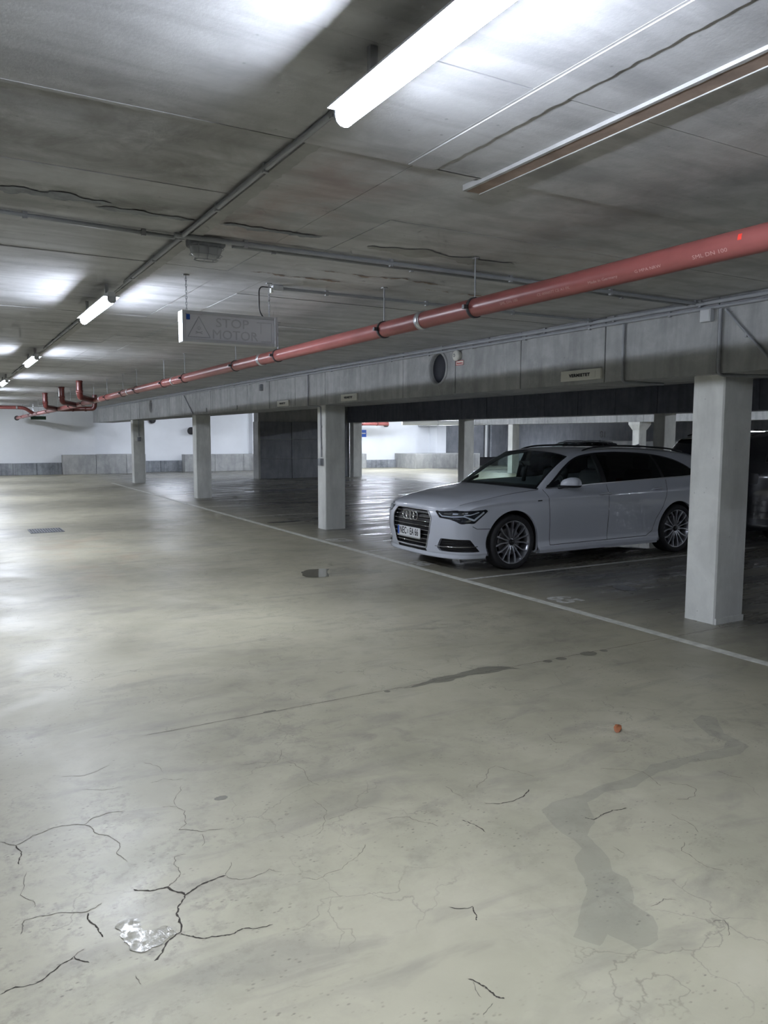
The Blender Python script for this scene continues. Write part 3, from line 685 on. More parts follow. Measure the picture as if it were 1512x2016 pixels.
# branches
def pipe(name, pts, r, mat, label, rings=(), rmat='redpipe_dark', par=None, bendr=.1):
    o = MB().tube(bend(pts, bendr, 7), r, 18).build(name, M[mat])
    if label: tag(o, label, 'pipe')
    if par: o.parent = par
    for (p, ax, w_) in rings: MB().lathe([(r, -w_/2), (r+.008, -w_/2), (r+.008, w_/2), (r, w_/2)], p, ax, 20).build('pipe_collar', M[rmat], o)
    return o
for k, (rx, ry) in enumerate(((2.50, 16.6), (2.47, 18.95), (2.44, 21.8))):
    yy = ry+.75; z = pz(yy)
    pipe('riser_pipe', [(rx, ry, H+.0), (rx, ry, z+.03), (px_(yy)-.02, yy, z)], .06, 'redpipe_dark', None, [((rx, ry, z+.14), 'z', .05), ((rx, ry, H-.02), 'z', .03)], par=rp)
pipe('branch_pipe', [(3.72, 22.2, H), (3.72, 22.2, 2.27), (2.9, 22.7, 2.25)], .06, 'redpipe_dark', None, [((3.5, 22.33, 2.262), 'x', .05), ((3.2, 22.5, 2.257), 'x', .04)], par=rp)
pipe('branch_pipe', [(-2, 27.2, 2.44), (2.42, 27.2, 2.42), (2.72, 27.5, pz(27.5)+.02)], .055, 'redpipe', None, [((1.2, 27.2, 2.43), 'x', .04), ((2.2, 27.2, 2.42), 'x', .05)], 'steel', par=rp, bendr=.14)
pe = MB().lathe([(.0005, -.02), (.085, -.02), (.09, 0), (.09, .12), (.06, .16)], (px_(32.4), 32.25, pz(32.4)), 'y', 24).build('pipe_end', M['dark'], rp)
for (x, y, z, r, lab) in ((7.85, 33.1, 2.19, .13, 'dark round pipe end beside the farthest column'), (9.5, 33.1, 1.75, .16, 'dark round pipe end left of the third column'), (19.0, 32.7, 2.1, .11, 'brown pipe elbow on the far white wall')):
    o = MB().lathe([(.0005, 0), (r*.8, 0), (r, .03), (r, .2), (r*.7, .25)], (x, y, z), 'y', 20).build('pipe_end', M['dark']); tag(o, lab, 'pipe')
    MB().tube([(x, y+.2, z), (x, y+.29, z)], r*.75, 12).build('stub', M['redpipe'], o)
pipe('red_pipe', [(16.6, 31.6, 2.12), (18.4, 31.6, 2.12)], .09, 'redpipe', 'short red pipe with collars under the second beam, beyond the core wall', [((17.0, 31.6, 2.12), 'x', .08), ((17.8, 31.6, 2.12), 'x', .08)])
pipe('white_duct', [(17.6, 29.0, 2.12), (20.7, 28.2, 2.14)], .10, 'duct', 'pale round duct hanging under the ceiling of the far aisle', [((19.2, 28.6, 2.13), 'x', .08)], 'conduit')
for hx, hy in ((18.2, 28.845), (20.1, 28.355)): MB().tube([(hx, hy, 2.2), (hx, hy, H)], .008, 6).build('hanger_rod', M['conduit'], bpy.data.objects['white_duct'])
for dx in (0, .32):
    pipe('down_pipe', [(25.1+dx, 32.8, H), (25.1+dx, 32.8, .45)], .07, 'kerb' if dx else 'duct', ['pale down pipe on the dark wall left of the windscreen', 'dark down pipe beside the pale one on the dark wall'][1 if dx else 0], [])

# ================================================================== SIGNS
def board(y0, y1, z0, z1, label, txt='VERMIETET', mat='signwhite', tilt=0):
    o = MB().box(5.355, 5.38, y0, y1, z0, z1, .003).build('parking_sign', M[mat]); tag(o, label, 'sign')
    yc, zc = (y0+y1)/2, (z0+z1)/2
    if mat == 'signwhite':
        MB().box(5.351, 5.357, y0+(y1-y0)*.12, y1-(y1-y0)*.1, z0+.02, z1-.022, .001).build('insert', M['signwhite'], o)
        text_obj('lettering', txt, (z1-z0)*.40, M['signtext'], o, (5.3505, yc+.005, zc-.002), (0, -1, 0), (0, 0, 1), bold=.002, xscale=1.28, spacing=1.1)
    return o
board(5.28, 5.81, 2.085, 2.185, 'white sign lettered VERMIETET, largest, on beam near the nearest column')
board(10.12, 10.63, 2.075, 2.175, 'white sign lettered VERMIETET on the beam over the second column')
board(12.68, 13.20, 2.075, 2.175, 'white sign lettered VERMIETET on the beam left of the second column')
board(17.50, 18.05, 2.09, 2.18, 'weathered blank sign plate on the beam by the third column', mat='signold')
board(15.40, 15.72, 2.09, 2.17, 'faint small plate on the beam between the second and third columns', mat='signold')
# sounder and its label
sd = MB().lathe([(.0005, -.075), (.035, -.075), (.04, -.065), (.045, -.065), (.062, -.055), (.064, -.035), (.05, -.03), (.05, 0)], (5.38, 7.57, 2.495), 'x', 24).build('alarm_sounder', M['signwhite'])
tag(sd, 'round white alarm sounder on the beam right of the big hole', 'alarm')
MB().lathe([(.012, -.078), (.02, -.078), (.02, -.07)], (5.38, 7.57, 2.495), 'x', 16).build('grille_ring', M['kerb'], sd)
al = MB().box(5.372, 5.38, 7.475, 7.625, 2.385, 2.435, .001).build('alarm_label', M['signwhite']); tag(al, 'small label plate with dark red lettering under the alarm sounder', 'sign')
b = MB(); 
for a in ((7.475, 7.625, 2.431, 2.437), (7.475, 7.625, 2.383, 2.389), (7.475, 7.480, 2.385, 2.435), (7.620, 7.625, 2.385, 2.435)): b.box(5.370, 5.373, *a)
b.build('border', M['redtext'], al)
text_obj('lettering', 'Sirenenton', .026, M['redtext'], al, (5.3715, 7.55, 2.408), (0, -1, 0), (0, 0, 1), bold=.001)
# hanging light-box sign
sg = empty('hanging_sign', (1.81, 5.33, 2.29), 'unlit grey light box sign reading STOP MOTOR, hung on chains', 'sign')
W, Hh, D = .345, .105, .05
MB().box(-W+.012, W-.012, -D+.012, D-.012, -Hh+.01, Hh-.01).build('sign_face', M['signface'], sg)
fr = MB()
for z0, z1 in ((-Hh, -Hh+.022), (Hh-.022, Hh)): fr.box(-W+.004, W-.004, -D, D, z0, z1, .003)
fr.build('frame_rail', M['alu'], sg)
for sx in (-1, 1): MB().box(min(sx*W, sx*(W-.025)), max(sx*W, sx*(W-.025)), -D-.001, D+.001, -Hh-.001, Hh+.001, .004).build('frame_end', M['alu'], sg)
yf = -D+.010
text_obj('lettering', 'STOP', .088, M['signmark'], sg, (.01, yf, .035), (1, 0, 0), (0, 0, 1), xscale=1.15)
text_obj('lettering', 'MOTOR', .088, M['signmark'], sg, (.03, yf, -.045), (1, 0, 0), (0, 0, 1), xscale=1.05)
tri = [(-.305, -.068), (-.15, -.068), (-.228, .07)]; b = MB()
for i in range(3):
    a, c = tri[i], tri[(i+1) % 3]; b.tube([(a[0], yf, a[1]), (c[0], yf, c[1])], .0022, 4)
b.tube([(-.25, yf, -.045), (-.205, yf, -.03)], .002, 4); b.tube([(-.25, yf, -.03), (-.205, yf, -.045)], .002, 4)
b.lathe([(.009, 0), (.012, 0), (.012, .001), (.009, .001)], (-.228, yf, -.008), 'y', 12)
for a, c in (((.19, .06), (.30, .06)), ((.30, .06), (.30, -.07)), ((.22, -.07), (.30, -.07)), ((.15, -.035), (.19, -.035)), ((.22, .055), (.22, -.02))): b.tube([(a[0], yf, a[1]), (c[0], yf, c[1])], .0016, 4)
b.build('warning_outline', M['signmark'], sg)
MB().box(-W+.03, -W+.055, yf-.002, yf, Hh-.06, Hh-.025).build('blue_sticker', M['blue'], sg)
for sx in (-.30, .30):
    ch = MB(); z = Hh
    k = 0; 
    while z < H-2.29-.01:
        a = (k % 2)*math.pi/2; pts = []
        for i in range(9):
            t = 2*math.pi*i/8; u = .0055*math.cos(t); pts.append((sx+u*math.cos(a), u*math.sin(a), z+.011+.013*math.sin(t)))
        ch.tube(pts, .0018, 4, caps=False); z += .020; k += 1
    ch.build('chain', M['conduit'], sg)
    MB().box(sx-.02, sx+.02, -.012, .012, H-2.29-.008, H-2.29).build('ceiling_hook', M['steel'], sg)
cab = MB().tube(bend([(2.15, 5.39, H-.018), (2.03, 5.32, H-.03), (2.03, 5.32, 2.42), (2.18, 5.32, 2.30), (2.155, 5.33, 2.22)], .05, 6), .0045, 8).build('sign_cable', M['clamp'], sg); cab.location = (-1.81, -5.33, -2.29)
jb = MB().box(2.16, 2.24, 5.37, 5.42, H-.035, H, .004).build('cable_gland', M['lampbody']); tag(jb, 'small grey cable outlet at the end of the ceiling conduit', 'box')
MB().box(2.145, 2.162, 5.375, 5.415, H-.055, H-.02).build('tag', M['signwhite'], jb)
# far signs
o = MB().box(17.55, 17.98, 32.96, 33, 1.50, 1.84, .004).build('blue_sign', M['blue']); tag(o, 'small blue sign with white bar on the far white wall', 'sign')
MB().box(17.60, 17.93, 32.955, 32.962, 1.655, 1.695).build('white_bar', M['signwhite'], o)
o = MB().box(2.86, 3.36, 29.97, 30.03, 2.10, 2.22, .004).build('exit_sign', M['green']); tag(o, 'dark green hanging sign seen beneath the far end of the red pipe', 'sign')
for sx in (2.95, 3.27): MB().tube([(sx, 30, 2.22), (sx, 30, H)], .006, 6).build('hanger_rod', M['steel'], o)

# ================================================================== CARS
def crom(ctrl, m):
    """Catmull-Rom through ctrl (n,k) -> m samples, centripetal-ish by chord length; returns (m,k)"""
    c = np.asarray(ctrl, float); n = len(c)
    d = np.r_[0, np.cumsum(np.maximum(np.linalg.norm(np.diff(c, axis=0), axis=1), 1e-6)**.75)]
    tan = np.zeros_like(c)
    for i in range(n):
        a, b = max(i-1, 0), min(i+1, n-1)
        if 0 < i < n-1:
            h0, h1 = d[i]-d[i-1], d[i+1]-d[i]
            tan[i] = ((c[i]-c[i-1])/h0*h1+(c[i+1]-c[i])/h1*h0)/(h0+h1)
        else: tan[i] = (c[b]-c[a])/(d[b]-d[a])
    t = np.linspace(0, d[-1], m) if np.isscalar(m) else np.asarray(m)*d[-1]
    i = np.clip(np.searchsorted(d, t, 'right')-1, 0, n-2); h = (d[i+1]-d[i]); u = ((t-d[i])/h)[:, None]; h = h[:, None]
    return (2*u**3-3*u**2+1)*c[i]+(u**3-2*u**2+u)*h*tan[i]+(-2*u**3+3*u**2)*c[i+1]+(u**3-u**2)*h*tan[i+1]
def crom_idx(ctrl, f):
    """Catmull-Rom at fractional station indices f (uniform parameter)"""
    c = np.asarray(ctrl, float); n = len(c)
    tan = np.zeros_like(c); tan[1:-1] = (c[2:]-c[:-2])/2; tan[0] = c[1]-c[0]; tan[-1] = c[-1]-c[-2]
    i = np.clip(np.floor(f).astype(int), 0, n-2); u = (f-i)
    u = u.reshape(u.shape+(1,)*(c.ndim-1))
    return (2*u**3-3*u**2+1)*c[i]+(u**3-2*u**2+u)*tan[i]+(-2*u**3+3*u**2)*c[i+1]+(u**3-u**2)*tan[i+1]
def inpoly(P, poly):
    x, y = P[..., 0], P[..., 1]; r = np.zeros(x.shape, bool); n = len(poly)
    for i in range(n):
        (x1, y1), (x2, y2) = poly[i], poly[(i+1) % n]
        c = (y1 > y) != (y2 > y)
        with np.errstate(divide='ignore', invalid='ignore'): xi = (x2-x1)*(y-y1)/(y2-y1)+x1
        r ^= c & (x < xi)
    return r
def nearest(p, poly):
    best = None
    n = len(poly)
    for i in range(n):
        a = np.array(poly[i]); b = np.array(poly[(i+1) % n]); d = b-a; L = d@d
        t = 0 if L < 1e-12 else min(1, max(0, (p-a)@d/L)); q = a+d*t; e = np.hypot(*(q-p))
        if best is None or e < best[0]: best = (e, q)
    return best
class Surf:
    """gridded surface with a monotone (w by column, z by row) parameterisation"""
    def __init__(s, P, w): s.P = P; s.w = np.asarray(w); s.nu, s.nv = P.shape[:2]
    def at(s, w, z):
        f = np.interp(w, s.w, np.arange(s.nu)); i = min(int(f), s.nu-2); t = f-i
        out = []
        for k in (i, i+1):
            c = s.P[k]; g = np.interp(z, c[:, 2], np.arange(s.nv)); j = min(int(g), s.nv-2); out.append(c[j]*(1-g+j)+c[j+1]*(g-j))
        return out[0]*(1-t)+out[1]*t
    def nrm(s, w, z, e=.012):
        a = s.at(w+e, z)-s.at(w-e, z); b = s.at(w, z+e)-s.at(w, z-e); n = np.cross(a, b); l = np.linalg.norm(n)
        n = n/l if l > 1e-9 else np.array([0, 1, 0.]); 
        return n if s.flip*n[1]+s.flipx*n[0] > 0 else -n
    flip = 1; flipx = -.4
    def off(s, w, z, d):
        return s.at(w, z)+s.nrm(w, z)*d
    def cut(s, regions):
        """regions: list of (name, poly). Returns dict name -> (verts, faces); faces outside every region -> 'body'"""
        P = s.P.copy(); Q = np.stack([np.repeat(s.w[:, None], s.nv, 1), P[:, :, 2]], -1)
        C = (Q[:-1, :-1]+Q[1:, :-1]+Q[1:, 1:]+Q[:-1, 1:])/4; R = np.zeros(C.shape[:2], int)
        for k, (nm, poly) in enumerate(regions):
            m = inpoly(C, poly) & (R == 0); R[m] = k+1
        A = np.full((s.nu, s.nv, 4), -1)
        A[:-1, :-1, 0] = R; A[1:, :-1, 1] = R; A[1:, 1:, 2] = R; A[:-1, 1:, 3] = R
        for i in range(s.nu):
            for j in range(s.nv):
                q = A[i, j]; q = q[q >= 0]
                if (q != q[0]).any():
                    best = None
                    for k in set(q):
                        if k > 0:
                            r = nearest(Q[i, j], regions[k-1][1])
                            if r[0] < .03 and (best is None or r[0] < best[0]): best = r
                    if best: P[i, j] = s.at(*best[1])
        out = {}
        for k in range(len(regions)+1):
            ii, jj = np.where(R == k)
            if len(ii) == 0: continue
            idx = np.stack([ii*s.nv+jj, (ii+1)*s.nv+jj, (ii+1)*s.nv+jj+1, ii*s.nv+jj+1], 1)
            u, inv = np.unique(idx, return_inverse=True)
            out['body' if k == 0 else regions[k-1][0]] = (P.reshape(-1, 3)[u], inv.reshape(idx.shape))
        return out
def mirror(v): v = np.array(v, float); v[:, 1] *= -1; return v
def car_mesh(name, pieces, mat, parent, T, smooth=True, **tags):
    """pieces: list of (verts, faces) in car coordinates (y+ = driver's side); T maps them to the object's frame"""
    b = MB()
    for v, f in pieces:
        v = T(np.asarray(v, float)); b.add(v, [tuple(int(i) for i in q) for q in f], smooth)
    bm = bmesh.new(); me = b.mesh(name); bm.from_mesh(me); bmesh.ops.remove_doubles(bm, verts=bm.verts, dist=.0004)
    bmesh.ops.recalc_face_normals(bm, faces=bm.faces); bm.to_mesh(me); bm.free()
    me.polygons.foreach_set('use_smooth', [smooth]*len(me.polygons))
    me.materials.append(mat); o = bpy.data.objects.new(name, me); COL.objects.link(o); o.parent = parent
    for k, v in tags.items(): o[k] = v
    return o
def loft(curves, nu, nv, cross_sym=False):
    C = [crom(c, nu) for c in curves]; A = np.stack(C, 0)      # (k, nu, 3)
    if cross_sym: A = np.concatenate([A[1:2]*np.array([1, -1, 1]), A], 0)
    f = np.linspace(1 if cross_sym else 0, len(A)-1, nv)
    G = crom_idx(A, f); return np.swapaxes(G, 0, 1)           # (nu, nv, 3)
def gridpiece(G):
    nu, nv = G.shape[:2]; i, j = np.meshgrid(np.arange(nu-1), np.arange(nv-1), indexing='ij'); i = i.ravel(); j = j.ravel()
    return G.reshape(-1, 3), np.stack([i*nv+j, (i+1)*nv+j, (i+1)*nv+j+1, i*nv+j+1], 1)
def strip_on(S, path, wd, off, step=.02):
    """flat ribbon lying on surface S along a (w,z) path"""
    pts = [np.array(path[0], float)]
    for a, b in zip(path, path[1:]):
        a = np.array(a, float); b = np.array(b, float); m = max(1, int(np.hypot(*(b-a))/step))
        pts += [a+(b-a)*k/m for k in range(1, m+1)]
    v = []
    for i, p in enumerate(pts):
        t = pts[min(i+1, len(pts)-1)]-pts[max(i-1, 0)]; t = t/(np.hypot(*t)+1e-9); nn = np.array([-t[1], t[0]])*wd/2
        for q in (p+nn, p-nn): v.append(S.off(q[0], q[1], off))
    n = len(pts); return np.array(v), [(2*i, 2*i+2, 2*i+3, 2*i+1) for i in range(n-1)]
def tube_piece(pts, r, seg=8, closed=False):
    b = MB(); pts = list(pts)
    b.tube(pts+([pts[0], pts[1]] if closed else []), r, seg, caps=not closed); return np.array(b.v), b.f
def rounded(poly, r=.02, n=4):
    out = []; m = len(poly)
    for i in range(m):
        a, b, c = np.array(poly[i-1], float), np.array(poly[i], float), np.array(poly[(i+1) % m], float)
        d1 = (a-b); d2 = (c-b); l1, l2 = np.hypot(*d1), np.hypot(*d2); rr = min(r, l1*.45, l2*.45); d1 /= l1; d2 /= l2
        for k in range(n+1):
            t = k/n; out.append(tuple((b+d1*rr)*(1-t)**2+b*2*t*(1-t)+(b+d2*rr)*t*t))
    return out

# ---- plan stations of the lower body: x, y at the widest level, from nose centre round to tail centre
ST = [(0.0, 0.0), (.008, .22), (.03, .42), (.085, .62), (.20, .80), (.42, .895), (.912, .928), (1.45, .934), (2.4, .937), (3.3, .937), (3.824, .932), (4.35, .90), (4.70, .80), (4.86, .60), (4.91, .3), (4.925, 0)]
#            z of row5 (bonnet/belt edge) and its position are given separately
HOOD = [  # longitudinal curves of the bonnet, nose -> cowl
    [(.055, 0, .732), (.062, 0, .764), (.10, 0, .800), (.22, 0, .850), (.45, 0, .893), (.8, 0, .945), (1.13, 0, .985)],
    [(.068, .36, .730), (.078, .362, .761), (.12, .37, .793), (.24, .385, .841), (.47, .41, .884), (.83, .43, .937), (1.17, .44, .977)],
    [(.115, .54, .736), (.125, .545, .758), (.165, .555, .782), (.28, .58, .824), (.52, .61, .868), (.88, .645, .925), (1.25, .665, .967)],
    [(.215, .655, .752), (.228, .66, .762), (.262, .673, .778), (.37, .70, .808), (.58, .74, .846), (.95, .787, .908), (1.37, .812, .950)]]
ROW5 = [(.055, 0, .732), (.060, .22, .731), (.078, .42, .731), (.13, .575, .738), (.215, .655, .752), (.47, .718, .828), (.912, .783, .903), (1.43, .838, .953), (2.4, .868, .995), (3.3, .868, 1.025), (3.824, .862, 1.045), (4.35, .83, 1.055), (4.66, .76, 1.05), (4.80, .57, 1.04), (4.84, .3, 1.035), (4.85, 0, 1.035)]
# rows: (z front, z mid, z rear, inward x at the nose, inward y at the sides)
ROWS = [(.165, .170, .20, .07, .050), (.215, .215, .26, .035, .012), (.275, .270, .34, .018, .016), (.335, .33, .42, .008, .022), (.43, .45, .52, .0, .014), (.545, .58, .62, .0, .003), (.64, .70, .74, .018, .0), (.70, .80, .84, .035, .003), (.72, .865, .93, .045, .012)]
def row_pt(k, i):
    zf, zm, zr, ix, iy = ROWS[k]; x, y = ST[i]; n = len(ST)
    z = [zf]*5+[(zf*.45+zm*.55), zf*.12+zm*.88, zm, zm+(.01 if k > 6 else 0), zm+(.025 if k > 6 else 0), zm*.8+zr*.2+(.02 if k > 6 else 0), zm*.3+zr*.7]+[zr]*4
    z = z[i]
    # direction inwards: along x at nose/tail, along y at sides
    wx = [1, 1, 1, .9, .6, .25, 0, 0, 0, 0, 0, -.2, -.6, -.9, -1, -1][i]; wy = [0, 0, .2, .4, .8, 1, 1, 1, 1, 1, 1, 1, .8, .4, 0, 0][i]
    return (x+ix*wx*(1 if i < 8 else 1.2), y-iy*wy, z)
def lower_surface(nu, nv):
    n = len(ST)
    rows = [[row_pt(k, i) for i in range(n)] for k in range(len(ROWS))]+[ROW5]
    A = np.array(rows)                                          # (rows, stations, 3)
    # fractional stations spaced evenly by plan arc length
    fine = crom_idx(np.array([(x, y) for x, y in ST]), np.linspace(0, n-1, 2000)); arc = np.r_[0, np.cumsum(np.hypot(*np.diff(fine, axis=0).T))]
    w = np.linspace(0, arc[-1], nu); f = np.interp(w, arc, np.linspace(0, n-1, 2000))
    B = np.stack([crom_idx(r, f) for r in A], 1)                # (nu, rows, 3)
    g = np.linspace(0, len(rows)-1, nv)
    G = np.stack([crom_idx(B[i], g) for i in range(nu)], 0)
    # the top edge meets the bonnet and the side windows exactly
    he = crom(HOOD[3], 500); ne = crom([c[0] for c in HOOD], 300); be = crom(BELT, 1500); nr = int(nv*.16)
    for i in range(nu):
        p = G[i, -1]
        if p[0] < .4 and p[1] < .655: q = np.array([np.interp(p[1], ne[:, 1], ne[:, k]) for k in range(3)])
        elif p[0] < 1.37: q = np.array([np.interp(max(p[0], .215), he[:, 0], he[:, k]) for k in range(3)])
        elif p[0] < 4.6 and p[1] > .76: q = np.array([np.interp(p[0], be[:, 0], be[:, k]) for k in range(3)])
        else: continue
        d = q-p; G[i, -nr:] += d*np.linspace(0, 1, nr)[:, None]**1.5
    G[:, :, 2] = np.maximum.accumulate(G[:, :, 2]+np.arange(nv)*1e-6, axis=1)
    return Surf(G, w), fine, arc
# greenhouse side: belt line below, pillar/roof edge above
BELT = [(1.37, .812, .950), (1.43, .838, .953), (2.4, .868, .995), (3.3, .868, 1.025), (3.824, .862, 1.045), (4.35, .83, 1.055), (4.66, .76, 1.05), (4.74, .70, 1.045)]
TOP = [(1.37, .812, .950), (1.57, .765, 1.10), (1.79, .715, 1.24), (1.99, .675, 1.342), (2.15, .655, 1.385), (2.4, .635, 1.415), (2.9, .618, 1.432), (3.5, .610, 1.418), (4.05, .600, 1.378), (4.40, .592, 1.325), (4.60, .62, 1.20), (4.74, .70, 1.045)]
def side_surface(nu, nv):
    fb = crom(BELT, 1500); ft = crom(TOP, 1500); xs = np.linspace(1.372, 4.738, nu)
    lo = np.stack([np.interp(xs, fb[:, 0], fb[:, k]) for k in range(3)], 1); hi = np.stack([np.interp(xs, ft[:, 0], ft[:, k]) for k in range(3)], 1)
    t = np.linspace(0, 1, nv)[None, :, None]; G = lo[:, None]*(1-t)+hi[:, None]*t
    hgt = (hi[:, 2]-lo[:, 2])[:, None]
    G[:, :, 1] += .075*hgt*np.sin(np.pi*t[:, :, 0]**.9)          # tumble-home bulge
    G[:, :, 2] += np.arange(nv)*1e-7
    return Surf(G, xs)
WS = [[(1.13, 0, .985), (1.38, 0, 1.155), (1.62, 0, 1.30), (1.85, 0, 1.418)],
      [(1.17, .44, .977), (1.42, .415, 1.145), (1.66, .39, 1.288), (1.89, .37, 1.405)],
      [(1.25, .665, .967), (1.48, .63, 1.125), (1.71, .595, 1.265), (1.935, .56, 1.380)],
      [(1.37, .812, .950), (1.57, .765, 1.10), (1.79, .715, 1.24), (1.99, .675, 1.342)]]
ROOF = [[(1.85, 0, 1.418), (2.2, 0, 1.452), (2.9, 0, 1.466), (3.6, 0, 1.455), (4.2, 0, 1.42), (4.62, 0, 1.372)],
        [(1.89, .37, 1.405), (2.22, .37, 1.442), (2.9, .37, 1.457), (3.6, .37, 1.445), (4.2, .36, 1.408), (4.60, .36, 1.360)],
        [(1.935, .56, 1.380), (2.25, .54, 1.420), (2.9, .53, 1.443), (3.55, .525, 1.431), (4.12, .515, 1.393), (4.52, .51, 1.345)],
        [(1.99, .675, 1.342), (2.4, .635, 1.415), (2.9, .618, 1.432), (3.5, .610, 1.418), (4.05, .600, 1.378), (4.40, .592, 1.325)]]
TAIL = [[(4.62, 0, 1.372), (4.66, 0, 1.34), (4.76, 0, 1.18), (4.85, 0, 1.035)],
        [(4.60, .36, 1.360), (4.64, .36, 1.33), (4.74, .38, 1.17), (4.835, .40, 1.035)],
        [(4.52, .51, 1.345), (4.58, .52, 1.31), (4.70, .56, 1.16), (4.81, .57, 1.04)],
        [(4.40, .592, 1.325), (4.50, .60, 1.265), (4.60, .62, 1.20), (4.74, .70, 1.045)]]
WR, WX0, WX1 = .385, .912, 3.824

def car_glass(name, tint, rough=.02):
    m = bpy.data.materials.new(name); m.use_nodes = True; t = m.node_tree; t.nodes.clear()
    o = t.nodes.new('ShaderNodeOutputMaterial'); tr = t.nodes.new('ShaderNodeBsdfTransparent'); tr.inputs[0].default_value = (*tint, 1)
    gl = t.nodes.new('ShaderNodeBsdfGlossy'); gl.inputs['Roughness'].default_value = rough; gl.inputs[0].default_value = (.9, .95, 1, 1)
    lw = t.nodes.new('ShaderNodeLayerWeight'); lw.inputs[0].default_value = .5; pw = t.nodes.new('ShaderNodeMath'); pw.operation = 'POWER'; pw.inputs[1].default_value = 4.0
    t.links.new(lw.outputs['Facing'], pw.inputs[0]); fr = t.nodes.new('ShaderNodeMath'); fr.operation = 'MULTIPLY_ADD'; fr.inputs[1].default_value = .85; fr.inputs[2].default_value = .045; t.links.new(pw.outputs[0], fr.inputs[0])
    mx = t.nodes.new('ShaderNodeMixShader')
    t.links.new(fr.outputs[0], mx.inputs[0]); t.links.new(tr.outputs[0], mx.inputs[1]); t.links.new(gl.outputs[0], mx.inputs[2]); t.links.new(mx.outputs[0], o.inputs[0]); return m
M['glass_ws'] = car_glass('windscreen_glass', (.80, .90, .85)); M['glass_dark'] = car_glass('tinted_glass', (.07, .075, .09)); M['glass_front'] = car_glass('front_side_glass', (.80, .88, .84)); M['lens'] = car_glass('lamp_lens', (.85, .88, .92))
M['white_car'] = simple('white_car_paint', (.56, .59, .66), .28, spec=.5, coat=.9)
M['black_car'] = simple('black_car_paint', (.012, .013, .018), .22, spec=.5, coat=.8)
M['grey_car'] = simple('dark_grey_car_paint', (.035, .037, .045), .25, spec=.5, coat=.8)
M['seam'] = simple('shut_gap', (.03, .03, .035), .8)
M['trim'] = simple('black_trim', (.012, .012, .015), .35)
M['grille'] = simple('grille_black', (.008, .008, .010), .4)
M['chrome'] = simple('chrome', (.75, .76, .78), .12, 1.0)
M['satin'] = simple('satin_silver', (.55, .56, .58), .3, .85)
M['alloy'] = simple('alloy_wheel', (.40, .41, .44), .28, .75)
M['tyre'] = simple('tyre_rubber', (.018, .018, .02), .75, var=.2, scale=30)
M['interior'] = simple('cabin_black', (.02, .02, .024), .75)
M['seat'] = simple('seat_leather', (.035, .035, .042), .5)
M['led'] = simple('lamp_white_element', (.72, .76, .80), .25)
M['plate'] = simple('plate_white', (.78, .79, .80), .4)
M['under'] = simple('underbody', (.012, .012, .014), .9)
M['disc'] = simple('brake_disc', (.25, .25, .26), .4, .9)

def build_wheel(parent, T, cx, side, r=.333, spokes=True):
    """side=+1 driver's side; wheel centre at y=side*.81"""
    wq = empty('wheel'); wq.parent = parent; yo = .912
    R = .262
    def L(prof, mat, name, seg=56, par=wq):
        b = MB().lathe([(a, h) for a, h in prof], (0, 0, 0), 'y', seg, closed=False)
        v = np.array(b.v); v[:, 1] = v[:, 1]; v[:, 0] += cx; v[:, 2] += r; v[:, 1] *= side
        return car_mesh(name, [(v, b.f)], mat, par, T)
    tp = [(R-.004, .70), (R+.03, .688), (r-.02, .69), (r-.004, .705), (r, .73), (r, .885), (r-.004, .905), (r-.02, .921), (r-.035, .926), (R+.02, .922), (R, .912), (R-.006, .905)]
    L(tp, M['tyre'], 'tyre')
    rim = [(R-.004, .72), (R-.014, .74), (R-.03, .80), (R-.025, .88), (R-.010, .903), (R, .912), (R+.002, .907)]
    rimo = L(rim, M['alloy'], 'rim')
    if spokes:
        pcs = []
        for k in range(5):
            for sg in (-1, 0, 1):
                c0 = 2*math.pi*k/5+.30; a0 = c0+sg*.40; am = c0+sg*.345; a1 = c0+sg*.455
                path = [(.045, a0), (.10, a0+(am-a0)*.6), (.165, am+sg*.02), (.205, (am+a1)/2), (R-.006, a1)]
                W_ = [.0125, .0105, .0095, .0115, .016]; Y_ = [.884, .893, .899, .903, .906]; D_ = [.03, .028, .028, .028, .03]
                v = []
                for (rr, an), wd, yy, dd in zip(path, W_, Y_, D_):
                    rad = np.array([math.cos(an), 0, math.sin(an)]); tg = np.array([-math.sin(an), 0, math.cos(an)])
                    for s1, y1 in ((-1, yy-dd), (-.75, yy), (.75, yy), (1, yy-dd)):
                        p = rad*rr+tg*wd*s1; v.append((p[0]+cx, y1*side, p[2]+r))
                f = [(4*i+j, 4*i+j+1, 4*i+5+j, 4*i+4+j) for i in range(4) for j in range(3)]+[(0, 1, 2, 3), (16, 17, 18, 19)]
                car_mesh('spoke', [(np.array(v), f)], M['alloy'], wq, T, smooth=False)
        L([(.0005, .900), (.03, .899), (.036, .892), (.036, .87)], M['trim'], 'hub_cap', 24)
        L([(.036, .880), (.062, .876), (.068, .862), (.05, .82)], M['alloy'], 'hub', 24)
        L([(.05, .83), (.15, .83), (.17, .828), (.17, .81), (.05, .81)], M['disc'], 'brake_disc', 36)
        for k in range(5):
            a = 2*math.pi*k/5+.3; b = MB().lathe([(.0005, .884), (.007, .884), (.008, .876)], (cx+.05*math.cos(a), 0, r+.05*math.sin(a)), 'y', 8)
            v = np.array(b.v); v[:, 1] *= side; car_mesh('wheel_bolt', [(v, b.f)], M['steel'], wq, T)
    L([(.0005, .76), (R-.03, .76)], M['under'], 'wheel_back', 24)
    return wq

